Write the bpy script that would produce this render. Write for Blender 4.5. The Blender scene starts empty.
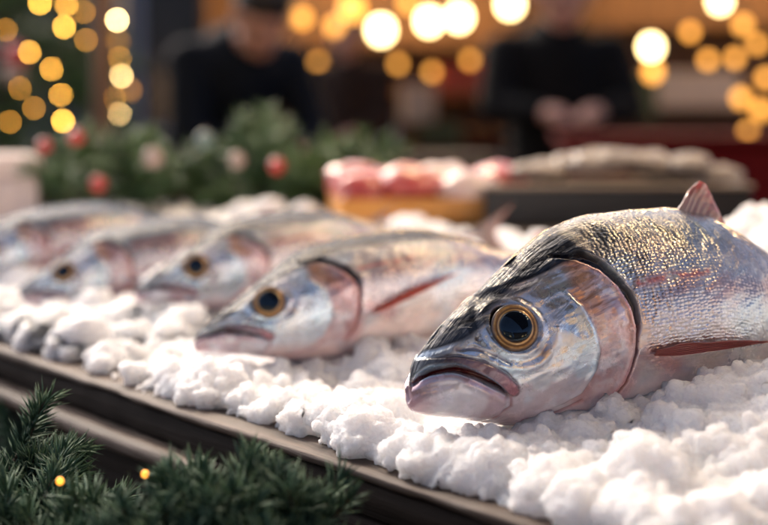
import bpy, math, random
import numpy as np
from mathutils import Vector, Matrix
rng = np.random.default_rng(7); random.seed(7)
SC = bpy.context.scene; COL = SC.collection
CA, SA = math.cos(math.radians(40)), math.sin(math.radians(40))
YAW = math.radians(40)
GROUND = -0.95
def P(t, n, z=0.0):            # bench frame: t along its front edge, n away from the customer
    return np.array([.0056 - SA*t + CA*n, .45 + CA*t + SA*n, z])

# ------------------------------------------------------------------ helpers
def link(name, me, mat=None, parent=None):
    o = bpy.data.objects.new(name, me); COL.objects.link(o)
    if mat is not None: me.materials.append(mat)
    if parent is not None: o.parent = parent
    return o
def mesh(name, v, f, smooth=True):
    me = bpy.data.meshes.new(name)
    v = np.asarray(v, dtype=np.float32)
    if isinstance(f, np.ndarray):
        k = f.shape[1]; me.vertices.add(len(v)); me.vertices.foreach_set('co', v.ravel())
        me.loops.add(f.size); me.loops.foreach_set('vertex_index', f.astype(np.int32).ravel())
        me.polygons.add(len(f)); me.polygons.foreach_set('loop_start', (np.arange(len(f))*k).astype(np.int32))
        me.update(calc_edges=True); me.validate()
    else:
        me.from_pydata(v.tolist(), [], [list(x) for x in f]); me.update()
    if smooth and len(me.polygons): me.polygons.foreach_set('use_smooth', [True]*len(me.polygons))
    return me
class MB:
    def __init__(s): s.v = []; s.f = []
    def add(s, v, f):
        b = len(s.v); s.v += [tuple(map(float, p)) for p in v]; s.f += [[b+i for i in q] for q in f]
    def box(s, c, d, rz=0, ch=0.0, rx=0):
        hx, hy, hz = d[0]/2, d[1]/2, d[2]/2; k = min(ch, hx*.9, hy*.9, hz*.9)
        M = Matrix.Translation(c) @ Matrix.Rotation(rz, 4, 'Z') @ Matrix.Rotation(rx, 4, 'X')
        if k <= 0:
            v = [(x*hx, y*hy, z*hz) for z in (-1, 1) for x, y in ((-1,-1),(1,-1),(1,1),(-1,1))]
            f = [(3,2,1,0),(4,5,6,7),(0,1,5,4),(1,2,6,5),(2,3,7,6),(3,0,4,7)]
        else:
            def ring(ax, ay, z):
                return [(-ax+k,-ay,z),(ax-k,-ay,z),(ax,-ay+k,z),(ax,ay-k,z),(ax-k,ay,z),(-ax+k,ay,z),(-ax,ay-k,z),(-ax,-ay+k,z)]
            R = [ring(hx-k,hy-k,-hz), ring(hx,hy,-hz+k), ring(hx,hy,hz-k), ring(hx-k,hy-k,hz)]
            v = sum(R, []); f = [list(range(7,-1,-1)), list(range(24,32))]
            for r in range(3):
                for i in range(8): f.append((r*8+i, r*8+(i+1)%8, r*8+8+(i+1)%8, r*8+8+i))
        s.add([tuple(M @ Vector(p)) for p in v], f); return s
    def tube(s, pts, rad, seg=10, dome=False):
        pts = [Vector(p) for p in pts]
        if not hasattr(rad, '__len__'): rad = [rad]*len(pts)
        rad = list(rad)
        if dome:
            a = (pts[0]-pts[1]).normalized(); b = (pts[-1]-pts[-2]).normalized()
            pre = [(pts[0]+a*rad[0]*math.sin(q), rad[0]*math.cos(q)) for q in (1.45, 1.0, .5)]
            post = [(pts[-1]+b*rad[-1]*math.sin(q), rad[-1]*math.cos(q)) for q in (.5, 1.0, 1.45)]
            pts = [p for p,_ in pre]+pts+[p for p,_ in post]; rad = [r for _,r in pre]+rad+[r for _,r in post]
        n = len(pts); v = []; f = []
        up = Vector((0,0,1))
        for i, p in enumerate(pts):
            d = (pts[min(i+1,n-1)]-pts[max(i-1,0)]).normalized()
            if abs(d.dot(up)) > .95: up = Vector((1,0,0)) if abs(d.x) < .9 else Vector((0,1,0))
            a = d.cross(up).normalized(); b = d.cross(a).normalized(); up = -b if (-b).dot(up) > 0 else b
            for k in range(seg):
                q = 2*math.pi*k/seg; v.append(p + (a*math.cos(q)+b*math.sin(q))*rad[i])
        for i in range(n-1):
            for k in range(seg): f.append((i*seg+k, i*seg+(k+1)%seg, (i+1)*seg+(k+1)%seg, (i+1)*seg+k))
        f.append(list(range(seg))[::-1]); f.append([(n-1)*seg+k for k in range(seg)])
        s.add(v, f); return s
    def ball(s, c, r, nu=12, nv=8):
        if not hasattr(r, '__len__'): r = (r, r, r)
        v = [(c[0],c[1],c[2]-r[2])]; f = []
        for i in range(1, nv):
            ph = -math.pi/2 + math.pi*i/nv
            for k in range(nu):
                q = 2*math.pi*k/nu
                v.append((c[0]+r[0]*math.cos(ph)*math.cos(q), c[1]+r[1]*math.cos(ph)*math.sin(q), c[2]+r[2]*math.sin(ph)))
        v.append((c[0],c[1],c[2]+r[2])); L = len(v)-1
        for k in range(nu):
            f.append((0, 1+(k+1)%nu, 1+k)); f.append((L, 1+(nv-2)*nu+k, 1+(nv-2)*nu+(k+1)%nu))
        for i in range(nv-2):
            for k in range(nu): f.append((1+i*nu+k, 1+i*nu+(k+1)%nu, 1+(i+1)*nu+(k+1)%nu, 1+(i+1)*nu+k))
        s.add(v, f); return s
    def build(s, name, mat, parent=None, smooth=True): return link(name, mesh(name, s.v, s.f, smooth), mat, parent)
def tag(o, label, cat, group=None, kind=None):
    o['label'] = label; o['category'] = cat
    if group: o['group'] = group
    if kind: o['kind'] = kind
    return o
def thing(name, label, cat, loc=(0,0,0), rz=0, group=None):
    o = bpy.data.objects.new(name, None); COL.objects.link(o); o.empty_display_size = .05
    o.location = loc; o.rotation_euler = (0,0,rz); return tag(o, label, cat, group)
def structure(o): o['kind'] = 'structure'; return o
def sst(a, b, x):
    t = np.clip((x-a)/(b-a), 0, 1); return t*t*(3-2*t)
def gauss(x, w): return np.exp(-(x/w)**2)
def vnoise(x, y, z=0.0, seed=0):
    x, y, z = np.broadcast_arrays(np.asarray(x, float), np.asarray(y, float), np.asarray(z, float))
    xi, yi, zi = np.floor(x), np.floor(y), np.floor(z); fx, fy, fz = x-xi, y-yi, z-zi
    fx, fy, fz = [q*q*(3-2*q) for q in (fx, fy, fz)]
    def h(a, b, c):
        n = np.sin(a*127.1 + b*311.7 + c*74.7 + seed*53.3)*43758.5453; return n-np.floor(n)
    r = 0
    for dx in (0,1):
        for dy in (0,1):
            for dz in (0,1):
                r = r + h(xi+dx, yi+dy, zi+dz)*(fx if dx else 1-fx)*(fy if dy else 1-fy)*(fz if dz else 1-fz)
    return r
def fbm(x, y, z=0.0, seed=0, o=3):
    r = 0; a = .5; t = 0
    for i in range(o):
        r = r + a*vnoise(x*2**i, y*2**i, np.asarray(z)*2**i, seed+i*7); t += a; a *= .5
    return r/t
def pchip(C, x):
    X, Y = map(np.array, zip(*C)); h = np.diff(X); d = np.diff(Y)/h; m = np.zeros(len(X))
    for i in range(1, len(X)-1):
        if d[i-1]*d[i] > 0:
            w1, w2 = 2*h[i]+h[i-1], h[i]+2*h[i-1]; m[i] = (w1+w2)/(w1/d[i-1]+w2/d[i])
    m[0], m[-1] = d[0], d[-1]
    i = np.clip(np.searchsorted(X, x)-1, 0, len(h)-1); t = np.clip((x-X[i])/h[i], 0, 1)
    return ((2*t**3-3*t**2+1)*Y[i] + (t**3-2*t**2+t)*h[i]*m[i] + (-2*t**3+3*t**2)*Y[i+1] + (t**3-t**2)*h[i]*m[i+1])
def pdist(S, Z, pts):
    d = np.full(S.shape, 9.)
    for (a, b), (c, e) in zip(pts[:-1], pts[1:]):
        dx, dy = c-a, e-b; t = np.clip(((S-a)*dx+(Z-b)*dy)/(dx*dx+dy*dy), 0, 1)
        d = np.minimum(d, np.hypot(S-a-t*dx, Z-b-t*dy))
    return d
def interp(C, x):
    X, Y = zip(*C); return np.interp(x, X, Y)

# ------------------------------------------------------------------ materials
def nodes(name):
    m = bpy.data.materials.new(name); m.use_nodes = True; nt = m.node_tree
    return m, nt, nt.nodes['Principled BSDF']
def N(nt, typ, **kw):
    n = nt.nodes.new(typ)
    for k, v in kw.items():
        if k[0] == '_': setattr(n, k[1:], v)
        else: n.inputs[k].default_value = v
    return n
def noise_mat(name, c1, c2, scale=20, rough=.6, bump=.3, dist=.002, stretch=(1,1,1), detail=6, metal=0, coat=0, obj=True, sss=0, sss_r=.01):
    m, nt, b = nodes(name); L = nt.links.new
    tc = N(nt, 'ShaderNodeTexCoord'); mp = N(nt, 'ShaderNodeMapping'); mp.inputs['Scale'].default_value = stretch
    L(tc.outputs['Object' if obj else 'Generated'], mp.inputs['Vector'])
    n = N(nt, 'ShaderNodeTexNoise', Scale=scale, Detail=detail, Roughness=.62); L(mp.outputs[0], n.inputs['Vector'])
    r = N(nt, 'ShaderNodeValToRGB'); r.color_ramp.elements[0].position = .3; r.color_ramp.elements[1].position = .7
    r.color_ramp.elements[0].color = (*c1, 1); r.color_ramp.elements[1].color = (*c2, 1)
    L(n.outputs['Fac'], r.inputs['Fac']); L(r.outputs['Color'], b.inputs['Base Color'])
    bp = N(nt, 'ShaderNodeBump', Strength=bump, Distance=dist); L(n.outputs['Fac'], bp.inputs['Height']); L(bp.outputs[0], b.inputs['Normal'])
    b.inputs['Roughness'].default_value = rough; b.inputs['Metallic'].default_value = metal
    b.inputs['Coat Weight'].default_value = coat
    if sss:
        b.inputs['Subsurface Weight'].default_value = sss; b.inputs['Subsurface Scale'].default_value = sss_r
    return m
def emit_mat(name, col, s):
    m, nt, b = nodes(name); b.inputs['Base Color'].default_value = (*[min(1, c) for c in col], 1)
    b.inputs['Emission Color'].default_value = (*col, 1); b.inputs['Emission Strength'].default_value = s; return m

def fish_material():
    m, nt, b = nodes('wet_fish_skin'); L = nt.links.new
    col = N(nt, 'ShaderNodeAttribute', _attribute_name='tint'); msk = N(nt, 'ShaderNodeAttribute', _attribute_name='mask')
    fl = N(nt, 'ShaderNodeAttribute', _attribute_name='flat')
    sep = N(nt, 'ShaderNodeSeparateColor'); L(msk.outputs['Color'], sep.inputs['Color'])
    # scales: cells in (length, arc) space
    mp = N(nt, 'ShaderNodeMapping'); mp.inputs['Scale'].default_value = (520, 760, 1); L(fl.outputs['Vector'], mp.inputs['Vector'])
    vo = N(nt, 'ShaderNodeTexVoronoi', Scale=1, Randomness=.55); L(mp.outputs[0], vo.inputs['Vector'])
    mp2 = N(nt, 'ShaderNodeMapping'); mp2.inputs['Scale'].default_value = (90, 620, 1); mp2.inputs['Rotation'].default_value = (0, 0, .12)
    L(fl.outputs['Vector'], mp2.inputs['Vector'])
    st = N(nt, 'ShaderNodeTexNoise', Scale=1, Detail=5, Roughness=.6); L(mp2.outputs[0], st.inputs['Vector'])
    tc = N(nt, 'ShaderNodeTexCoord')
    mo = N(nt, 'ShaderNodeTexNoise', Scale=95, Detail=6, Roughness=.65); L(tc.outputs['Object'], mo.inputs['Vector'])
    fi = N(nt, 'ShaderNodeTexNoise', Scale=420, Detail=3, Roughness=.6); L(tc.outputs['Object'], fi.inputs['Vector'])
    # colour: attribute x mottling x scale edges
    def math_(op, a, bb):
        n = N(nt, 'ShaderNodeMath', _operation=op)
        for i, q in enumerate((a, bb)):
            if isinstance(q, (int, float)): n.inputs[i].default_value = q
            else: L(q, n.inputs[i])
        return n.outputs[0]
    def rng_(v, a, bb, c, d):
        n = N(nt, 'ShaderNodeMapRange', **{'From Min': a, 'From Max': bb, 'To Min': c, 'To Max': d}); L(v, n.inputs['Value']); return n.outputs[0]
    edge = rng_(vo.outputs['Distance'], .25, .75, 1.06, .80)
    edge = math_('ADD', math_('MULTIPLY', math_('SUBTRACT', edge, 1.0), sep.outputs['Green']), 1.0)
    mot = math_('MULTIPLY', rng_(mo.outputs['Fac'], .3, .7, .84, 1.12), edge)
    vm = N(nt, 'ShaderNodeVectorMath', _operation='SCALE'); L(col.outputs['Color'], vm.inputs[0]); L(mot, vm.inputs['Scale'])
    # pearly tint, from the skin's own reflecting layer
    hue = N(nt, 'ShaderNodeValToRGB'); e = hue.color_ramp.elements
    e[0].position = .35; e[0].color = (.86, .98, 1.08, 1); e[1].position = .66; e[1].color = (1.06, .94, .92, 1)
    mid = hue.color_ramp.elements.new(.5); mid.color = (1.02, .98, 1.0, 1)
    n2 = N(nt, 'ShaderNodeTexNoise', Scale=38, Detail=3); L(tc.outputs['Object'], n2.inputs['Vector']); L(n2.outputs['Fac'], hue.inputs['Fac'])
    mm = N(nt, 'ShaderNodeVectorMath', _operation='MULTIPLY'); L(vm.outputs[0], mm.inputs[0]); L(hue.outputs['Color'], mm.inputs[1])
    L(mm.outputs[0], b.inputs['Base Color'])
    L(sep.outputs['Red'], b.inputs['Metallic'])
    L(rng_(mo.outputs['Fac'], .3, .7, .14, .36), b.inputs['Roughness'])
    L(rng_(sep.outputs['Blue'], .5, 1, .5, .04), b.inputs['Specular IOR Level'])
    # bump
    h = math_('MULTIPLY', math_('MULTIPLY', rng_(vo.outputs['Distance'], 0, .8, 1, 0), sep.outputs['Green']), .62)
    h = math_('ADD', h, math_('MULTIPLY', st.outputs['Fac'], math_('MULTIPLY', sep.outputs['Blue'], 3.2)))
    h = math_('ADD', h, math_('MULTIPLY', mo.outputs['Fac'], .55)); h = math_('ADD', h, math_('MULTIPLY', fi.outputs['Fac'], .16))
    bp = N(nt, 'ShaderNodeBump', Strength=.6, Distance=.0007); L(h, bp.inputs['Height']); L(bp.outputs[0], b.inputs['Normal'])
    bp2 = N(nt, 'ShaderNodeBump', Strength=.42, Distance=.0007); L(h, bp2.inputs['Height']); L(bp2.outputs[0], b.inputs['Coat Normal'])
    L(msk.outputs['Alpha'], b.inputs['Coat Weight']); b.inputs['Coat Roughness'].default_value = .04; b.inputs['Coat IOR'].default_value = 1.5
    b.inputs['Subsurface Weight'].default_value = .15; b.inputs['Subsurface Scale'].default_value = .004
    b.inputs['Subsurface Radius'].default_value = (1, .45, .3)
    return m
def tint_material(name, rough=.25, coat=1.0, metal=0.0, sss=0):
    m, nt, b = nodes(name); a = N(nt, 'ShaderNodeAttribute', _attribute_name='tint'); nt.links.new(a.outputs['Color'], b.inputs['Base Color'])
    b.inputs['Roughness'].default_value = rough; b.inputs['Coat Weight'].default_value = coat; b.inputs['Coat Roughness'].default_value = .03
    b.inputs['Metallic'].default_value = metal
    if sss: b.inputs['Subsurface Weight'].default_value = sss; b.inputs['Subsurface Scale'].default_value = .003
    return m
M = {}
M['fish'] = fish_material()
M['iris'] = tint_material('eye_iris', .3, .45, .3)
m, nt, b = nodes('pupil_black'); b.inputs['Base Color'].default_value = (.004,.006,.010,1); b.inputs['Roughness'].default_value = .03; b.inputs['Specular IOR Level'].default_value = .5; b.inputs['Specular Tint'].default_value = (.6, .85, 1, 1); M['pupil'] = m
M['fin'] = tint_material('fin_membrane', .35, .6, 0, .2)
def ice_material():
    m, nt, b = nodes('crushed_ice'); L = nt.links.new
    tc = N(nt, 'ShaderNodeTexCoord')
    n1 = N(nt, 'ShaderNodeTexNoise', Scale=620, Detail=6, Roughness=.75); L(tc.outputs['Object'], n1.inputs['Vector'])
    v1 = N(nt, 'ShaderNodeTexVoronoi', Scale=520); L(tc.outputs['Object'], v1.inputs['Vector'])
    ad = N(nt, 'ShaderNodeMath', _operation='ADD'); L(n1.outputs['Fac'], ad.inputs[0]); L(v1.outputs['Distance'], ad.inputs[1])
    bp = N(nt, 'ShaderNodeBump', Strength=1.0, Distance=.0011); L(ad.outputs[0], bp.inputs['Height']); L(bp.outputs[0], b.inputs['Normal'])
    n2 = N(nt, 'ShaderNodeTexNoise', Scale=30, Detail=3); L(tc.outputs['Object'], n2.inputs['Vector'])
    r = N(nt, 'ShaderNodeValToRGB'); r.color_ramp.elements[0].color = (.90,.93,.95,1); r.color_ramp.elements[1].color = (.96,.955,.95,1)
    L(n2.outputs['Fac'], r.inputs['Fac']); L(r.outputs['Color'], b.inputs['Base Color'])
    b.inputs['Roughness'].default_value = .24; b.inputs['IOR'].default_value = 1.31
    b.inputs['Subsurface Weight'].default_value = 1; b.inputs['Subsurface Scale'].default_value = .018
    b.inputs['Subsurface Radius'].default_value = (1.0, .93, .9)
    return m
M['ice'] = ice_material()
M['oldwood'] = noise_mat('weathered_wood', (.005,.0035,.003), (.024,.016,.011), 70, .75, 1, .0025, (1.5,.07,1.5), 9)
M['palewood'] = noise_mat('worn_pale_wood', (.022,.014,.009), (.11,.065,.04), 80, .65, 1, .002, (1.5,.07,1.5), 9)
M['darkwood'] = noise_mat('dark_boards', (.012,.009,.007), (.04,.027,.018), 10, .75, .6, .004, (2,.3,2))
M['needle'] = noise_mat('fir_needle', (.009,.042,.027), (.055,.12,.06), 60, .75, .1)
M['needle_far'] = noise_mat('fir_needle_distant', (.022,.07,.028), (.09,.17,.05), 8, .55, .1)
M['twig'] = noise_mat('fir_twig', (.04,.022,.012), (.08,.05,.03), 80, .8)
M['red'] = noise_mat('red_gloss', (.42,.012,.008), (.5,.02,.012), 9, .25, .02, coat=.5)
M['white'] = noise_mat('white_gloss', (.34,.25,.21), (.42,.32,.27), 9, .4, .03)
M['black'] = noise_mat('black_tray_plastic', (.010,.011,.014), (.018,.02,.024), 30, .4, .1)
M['rim'] = noise_mat('pale_tray_rim', (.3,.23,.17), (.4,.31,.23), 30, .4, .1)
M['foam'] = noise_mat('polystyrene', (.66,.55,.52), (.74,.64,.60), 120, .7, .2, .001)
M['meat'] = noise_mat('raw_red_meat', (.42,.03,.03), (.62,.16,.13), 55, .35, .4, .002, coat=.6)
M['fat'] = noise_mat('pale_fillet', (.7,.5,.45), (.8,.66,.6), 45, .4, .3, .002, coat=.4)
M['orange'] = noise_mat('amber_tray', (.55,.22,.03), (.66,.3,.06), 30, .4, .1)
M['shell'] = noise_mat('grey_shell', (.14,.11,.085), (.56,.48,.40), 60, .45, .6, .003)
M['skin'] = noise_mat('human_skin', (.50,.25,.17), (.60,.33,.24), 25, .5, .1, sss=.1)
M['hair'] = noise_mat('dark_hair', (.008,.006,.005), (.02,.014,.01), 90, .5, .5, .003)
M['navy'] = noise_mat('navy_padded_cloth', (.004,.006,.010), (.009,.013,.02), 14, .8, .4, .01)
M['blackcloth'] = noise_mat('black_wool_cloth', (.004,.004,.004), (.009,.0085,.008), 14, .85, .4, .01)
M['brown'] = noise_mat('brown_cloth', (.02,.012,.009), (.045,.026,.018), 14, .85, .4, .01)
M['denim'] = noise_mat('dark_trousers', (.01,.011,.016), (.02,.022,.03), 14, .85, .4, .01)
M['leather'] = noise_mat('boot_leather', (.01,.008,.006), (.02,.015,.012), 20, .5, .2)
M['paving'] = noise_mat('damp_paving', (.03,.03,.032), (.07,.066,.062), 6, .45, .5, .006)
M['plaster'] = noise_mat('grey_plaster', (.09,.095,.105), (.15,.155,.165), 3, .9, .3, .01)
M['brownplaster'] = noise_mat('brown_plaster', (.045,.028,.018), (.10,.06,.036), 3, .9, .3, .01)
M['hutwood'] = noise_mat('hut_boards', (.07,.034,.016), (.16,.08,.036), 7, .7, .5, .01, (4,4,.4))
M['redcloth'] = noise_mat('red_felt', (.07,.004,.005), (.12,.007,.008), 20, .85, .3, .004)
M['redcloth'].node_tree.nodes['Principled BSDF'].inputs['Specular IOR Level'].default_value = .1
M['canvas'] = noise_mat('navy_canvas', (.008,.010,.014), (.014,.017,.024), 40, .9, .2, .002)  # cloth of the added canopy, kept dark for the crown's reflections
for k_ in ('navy', 'blackcloth', 'brown', 'denim', 'canvas', 'oldwood', 'darkwood'): M[k_].node_tree.nodes['Principled BSDF'].inputs['Specular IOR Level'].default_value = .12
M['steel'] = noise_mat('grey_painted_steel', (.26,.28,.31), (.34,.36,.39), 12, .5, .1, metal=.3)
M['cord'] = noise_mat('black_cord', (.01,.01,.01), (.02,.02,.02), 40, .6)
M['teal'] = noise_mat('teal_gloss', (.10,.17,.15), (.15,.22,.2), 9, .4, .03)
M['glass'] = noise_mat('dark_window_glass', (.02,.025,.03), (.03,.035,.04), 2, .08, 0)
M['litpane'] = emit_mat('lit_window', (1, .55, .22), 2.2)
M['goods_red'] = noise_mat('painted_red_tin', (.35,.035,.015), (.5,.07,.03), 10, .5, .1)
M['goods_pale'] = noise_mat('cream_paper', (.5,.4,.3), (.65,.55,.43), 10, .7, .1)
M['goods_green'] = noise_mat('olive_paper', (.05,.07,.03), (.1,.12,.05), 10, .7, .1)
M['goods_blue'] = noise_mat('pale_blue_paper', (.3,.38,.5), (.42,.5,.6), 10, .7, .1)
M['bulb_white'] = emit_mat('festoon_glow', (1, .70, .30), 7)
M['bulb_warm'] = emit_mat('amber_glow', (1, .42, .07), 1.6)
M['bulb_added'] = emit_mat('added_bulb_glow', (1, .68, .34), 50)  # glow of the unseen bulbs added over the bench
M['hut_lamp'] = emit_mat('hut_lamp_glow', (1, .60, .26), 60)
M['fairy'] = emit_mat('fairy_glow', (1, .46, .06), 32)
M['fairy_white'] = emit_mat('bright_fairy_glow', (1, .66, .26), 60)
M['fairy_dim'] = emit_mat('dim_fairy_glow', (1, .42, .05), 11)
M['fairy_near'] = emit_mat('small_amber_glow', (1, .36, .04), 1.2)

# ------------------------------------------------------------------ fish
TOP = [(0,.0305),(.002,.0362),(.0053,.0404),(.0147,.0497),(.0243,.0570),(.034,.0636),(.0539,.0774),(.0668,.0845),(.0799,.0879),(.0962,.0897),(.1242,.0905),(.1476,.0876),(.1655,.0795),(.1952,.0615),(.235,.0435),(.262,.0385),(.30,.0365)]
BOT = [(0,.0270),(.0007,.0212),(.0035,.0192),(.0073,.0178),(.0238,.0132),(.0457,.0084),(.0643,.0055),(.0837,.0038),(.105,.003),(.13,.003),(.16,.007),(.1952,.016),(.235,.0265),(.262,.0295),(.30,.030)]
WID = [(0,.0006),(.002,.0048),(.006,.0078),(.0125,.0113),(.0226,.0153),(.034,.0193),(.05,.0238),(.075,.029),(.1,.033),(.13,.036),(.16,.035),(.21,.023),(.245,.011),(.27,.0062),(.30,.003)]
MOUTH_UP = [(0,.0292),(.0017,.0330),(.0068,.0359),(.013,.0366),(.0186,.0347),(.025,.0312),(.0313,.0265),(.0333,.0241)]
MOUTH_LO = [(0,.0284),(.0022,.0310),(.0053,.0328),(.0117,.0338),(.0186,.0316),(.0261,.0277),(.0333,.0239)]
MAXILLA = [(-.002,.036),(.0066,.0391),(.0146,.0398),(.0231,.0378),(.0313,.0330),(.0359,.0285),(.0371,.0257),(.0356,.0238),(.0329,.0239)]
CREASE = [(.0344,.0232),(.0355,.0196),(.0335,.0178),(.0307,.0153)]
SUBORB = [(.0149,.0420),(.0208,.0425),(.0283,.0397),(.0328,.0367)]
PREOP = [(.0518,.0169),(.0572,.0190),(.0639,.0231),(.0684,.0314),(.0696,.0388),(.0675,.0478),(.0635,.0565),(.0581,.0629)]
OPER = [(.0773,.0183),(.0822,.0257),(.0833,.0302),(.0848,.0378),(.0853,.0467),(.0837,.0549),(.0798,.0630),(.0741,.0695),(.0669,.0733),(.0596,.0738)]
DARK = [(0,.0335),(.0035,.0374),(.0114,.0412),(.0211,.0478),(.0319,.0582),(.0421,.0634),(.0542,.0690),(.0665,.0728),(.075,.079),(.085,.089)]
REDLINE = [(.0886,.0641),(.1045,.0659),(.1233,.0669)]
ES, EZ = .0366, .0494
def shape(S):
    t, b, w = pchip(TOP, S), pchip(BOT, S), pchip(WID, S); return t, b, w, b+.46*(t-b), 1.5-.4*np.clip((S-.05)/.04, 0, 1)
def lat_at(s, z):
    t, b, w, zm, p = [float(q[0]) for q in shape(np.array([s]))]
    q = (z-zm)/((t-zm) if z > zm else (zm-b)); q = min(1, max(-1, q)); return w*(1-q*q)**((p if z > zm else .9)/2)
def mix(c, k, col): return c*(1-k[..., None]) + np.array(col)*k[..., None]

def fmap(V, slim, low, point):
    """the individual's own build: slimness, lower back, drawn-out snout"""
    V = np.array(V, float); S = V[..., 0]; q = np.clip(1-S/.06, 0, 1); f = 1-.42*point*q**1.3
    z = .03+(V[..., 2]-.03)*slim; z = np.where(z > .048, .048+(z-.048)*low, z); z = .030+(z-.030)*f
    return np.stack([S-.004*point*q**2, V[..., 1]*(1-.25*point*q), z], -1)
def fish_body(nu, nt, seed, slim, shift=0.0, back=(.15,.145,.15), pale=0.0, low=1.0, crown=(.006,.008,.013), point=1.0):
    a = int(nu*.62); s = np.concatenate([.1*(np.linspace(0, 1, a, endpoint=False)**1.35), np.linspace(.1, .30, nu-a)])
    th = 2*np.pi*np.arange(nt)/nt
    t, b, w, zm, pu = shape(s)
    S = np.repeat(s[:, None], nt, 1); sn = np.sin(th)[None]; cs = np.cos(th)[None]
    Z = zm[:, None] + np.where(cs > 0, (t-zm)[:, None], (zm-b)[:, None])*cs
    LAT = w[:, None]*np.abs(sn)**np.where(cs > 0, pu[:, None], .9); SIDE = np.broadcast_to(np.where(sn >= 0, -1., 1.), LAT.shape); Y = LAT*SIDE
    Pn = np.stack([S, Y, Z], -1)
    du = np.gradient(Pn, axis=0); dv = np.roll(Pn, -1, 1)-np.roll(Pn, 1, 1)
    nr = np.cross(du, dv); nr /= np.linalg.norm(nr, axis=-1, keepdims=True)+1e-12
    out = np.stack([np.zeros_like(S), Y, Z-((t+b)/2)[:, None]], -1)
    nr *= np.where((nr*out).sum(-1) < 0, -1, 1)[..., None]
    if True: nr[:3] = np.array([-1., 0, 0])
    so = seed*11.3
    n1 = fbm(S*90+so, Z*90, SIDE*3, seed); n2 = fbm(S*260+so, Z*260, SIDE*3, seed+3); n3 = fbm(S*60+so, Z*420-S*160, SIDE*3, seed+5)
    d = np.zeros_like(S)
    head = 1-sst(.070, .093, S)
    # eye socket
    re = np.hypot((S-ES)*1.05, (Z-EZ)*1.08)
    d -= .0040*(1-sst(.0074, .0086, re)); d += .0003*gauss(re-.0104, .0010); d -= .0004*gauss(re-.0130, .0013); d += .0004*gauss(re-.0165, .0015)*(Z < EZ)
    # mouth
    zu, zl = pchip(MOUTH_UP, S), pchip(MOUTH_LO, S)
    inm = np.minimum(zu-Z, Z-zl); reach = 1-sst(.0315, .0338, S)
    slit = sst(-.0003, .0007, inm)*reach
    line = gauss(pdist(S, Z, [(q, (interp(MOUTH_UP, q)+interp(MOUTH_LO, q))/2) for q in np.linspace(0, .0335, 14)]), .0006)
    d -= .0052*slit*sst(.0, .004, S) + .0010*line
    dmx = pdist(S, Z, MAXILLA); zmx = pchip(MAXILLA[:6], S)
    flap = sst(0, .0012, Z-zu)*sst(-.0002, .0010, zmx-Z)*(1-sst(.0355, .0375, S))
    flap = np.maximum(flap, sst(.0022, .0012, np.hypot(S-.0355, (Z-.0255))) )
    d += .0008*flap*sst(.001, .008, S); d -= .0007*gauss(dmx, .0006)*sst(.004, .012, S)
    jaw = sst(.0002, .003, zl-Z)*sst(.013, .018, Z)*reach; d += .0012*jaw - .0004*gauss(zl-Z-.0042, .0014)*reach
    d -= .0006*gauss(pdist(S, Z, CREASE), .0005); d -= .0007*gauss(pdist(S, Z, SUBORB), .0006)
    nos = np.hypot(S-.0226, Z-.0455); d -= .0012*gauss(nos, .0008)
    d -= .0006*gauss(pdist(S, Z, [(.044,.0125),(.056,.015),(.065,.0195)]), .0006)
    # cheek plate
    sp = interp([(z, q) for q, z in PREOP], Z); dsp = S-sp; fp = sst(.016, .024, Z)*(1-sst(.057, .064, Z))
    d -= .0012*sst(-.0004, .0008, dsp)*np.exp(-np.maximum(dsp, 0)/.011)*fp; d += .0004*gauss(dsp+.0016, .0012)*fp
    # gill cover
    dop = pdist(S, Z, OPER); soz = interp([(z, q) for q, z in OPER], Z)
    behind = np.where((S > soz) | (Z > .0739), 1., -1.); behind = np.where(Z < .0183, np.where(S > .077, 1., -1.), behind)
    sd = dop*behind; fo = sst(.012, .022, Z)*sst(.055, .065, S)
    wgap = (.0009+.0030*sst(.040, .058, Z)*sst(.062, .072, S))*(.55+.9*n1)
    gap = sst(0, .0006, sd)*(1-sst(wgap, wgap+.0012, sd))*fo
    d -= .0036*gap; d += .0006*gauss(sd+.0010, .0011)*fo
    d += .0007*sst(-.0005, -.0060, sd)*0
    # low folds and bruises in the skin
    d += (n1-.5)*.0012*sst(.004, .02, S) + (n2-.5)*.0004
    d += (n3-.5)*.0009*head*(.4+.6*sst(.05, .06, Z))*sst(.003, .012, S)*(1-slit)
    d *= (S > .0005)
    V = Pn + nr*d[..., None]
    # ---- the skin's own colours, plus shade painted on the tail
    C = np.empty(S.shape+(3,)); C[:] = (.60, .61, .62)
    rel = (Z-b[:, None])/(t-b)[:, None]
    # body behind the head
    C = mix(C, sst(.52, .80, rel+(n1-.5)*.12), (.40, .375, .36)); C = mix(C, sst(.52, .8, rel)*pale*.7, (.44, .42, .41)); C = mix(C, sst(.78+.10*pale, .93+.03*pale, rel+(n1-.5)*.1+.12*(seed > 3)), back)
    C = mix(C, gauss(rel-.66, .07)*sst(.085, .11, S)*.55*sst(.35, .6, n3), (.42, .20, .17))
    C = mix(C, sst(.42, .22, rel+(n1-.5)*.1), (.86, .76, .69)); C = mix(C, sst(.15, .20, S)*.55*sst(.25, .6, rel), (.34, .22, .18))  # pale belly, then brown shade painted over the tail half
    C = C*(1+.12*pale); ridge = sst(.84-.06*(seed > 3), .925-.05*(seed > 3), rel+(n1-.5)*.05)*(pale > 0)*(1-sst(.20, .27, S)); C = mix(C, ridge, crown)
    hb = 1-sst(.055, .085, S+(rel-.5)*.02)
    cheek = head*(Z < .0735)
    C = mix(C, cheek, (.66, .76, .81))
    C = mix(C, cheek*sst(.040, .055, Z+(n1-.5)*.012)*sst(.42, .70, n1)*.40, (.46, .35, .26))
    C = mix(C, cheek*sst(.046, .060, Z)*.4, (.62, .52, .42))
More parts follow.
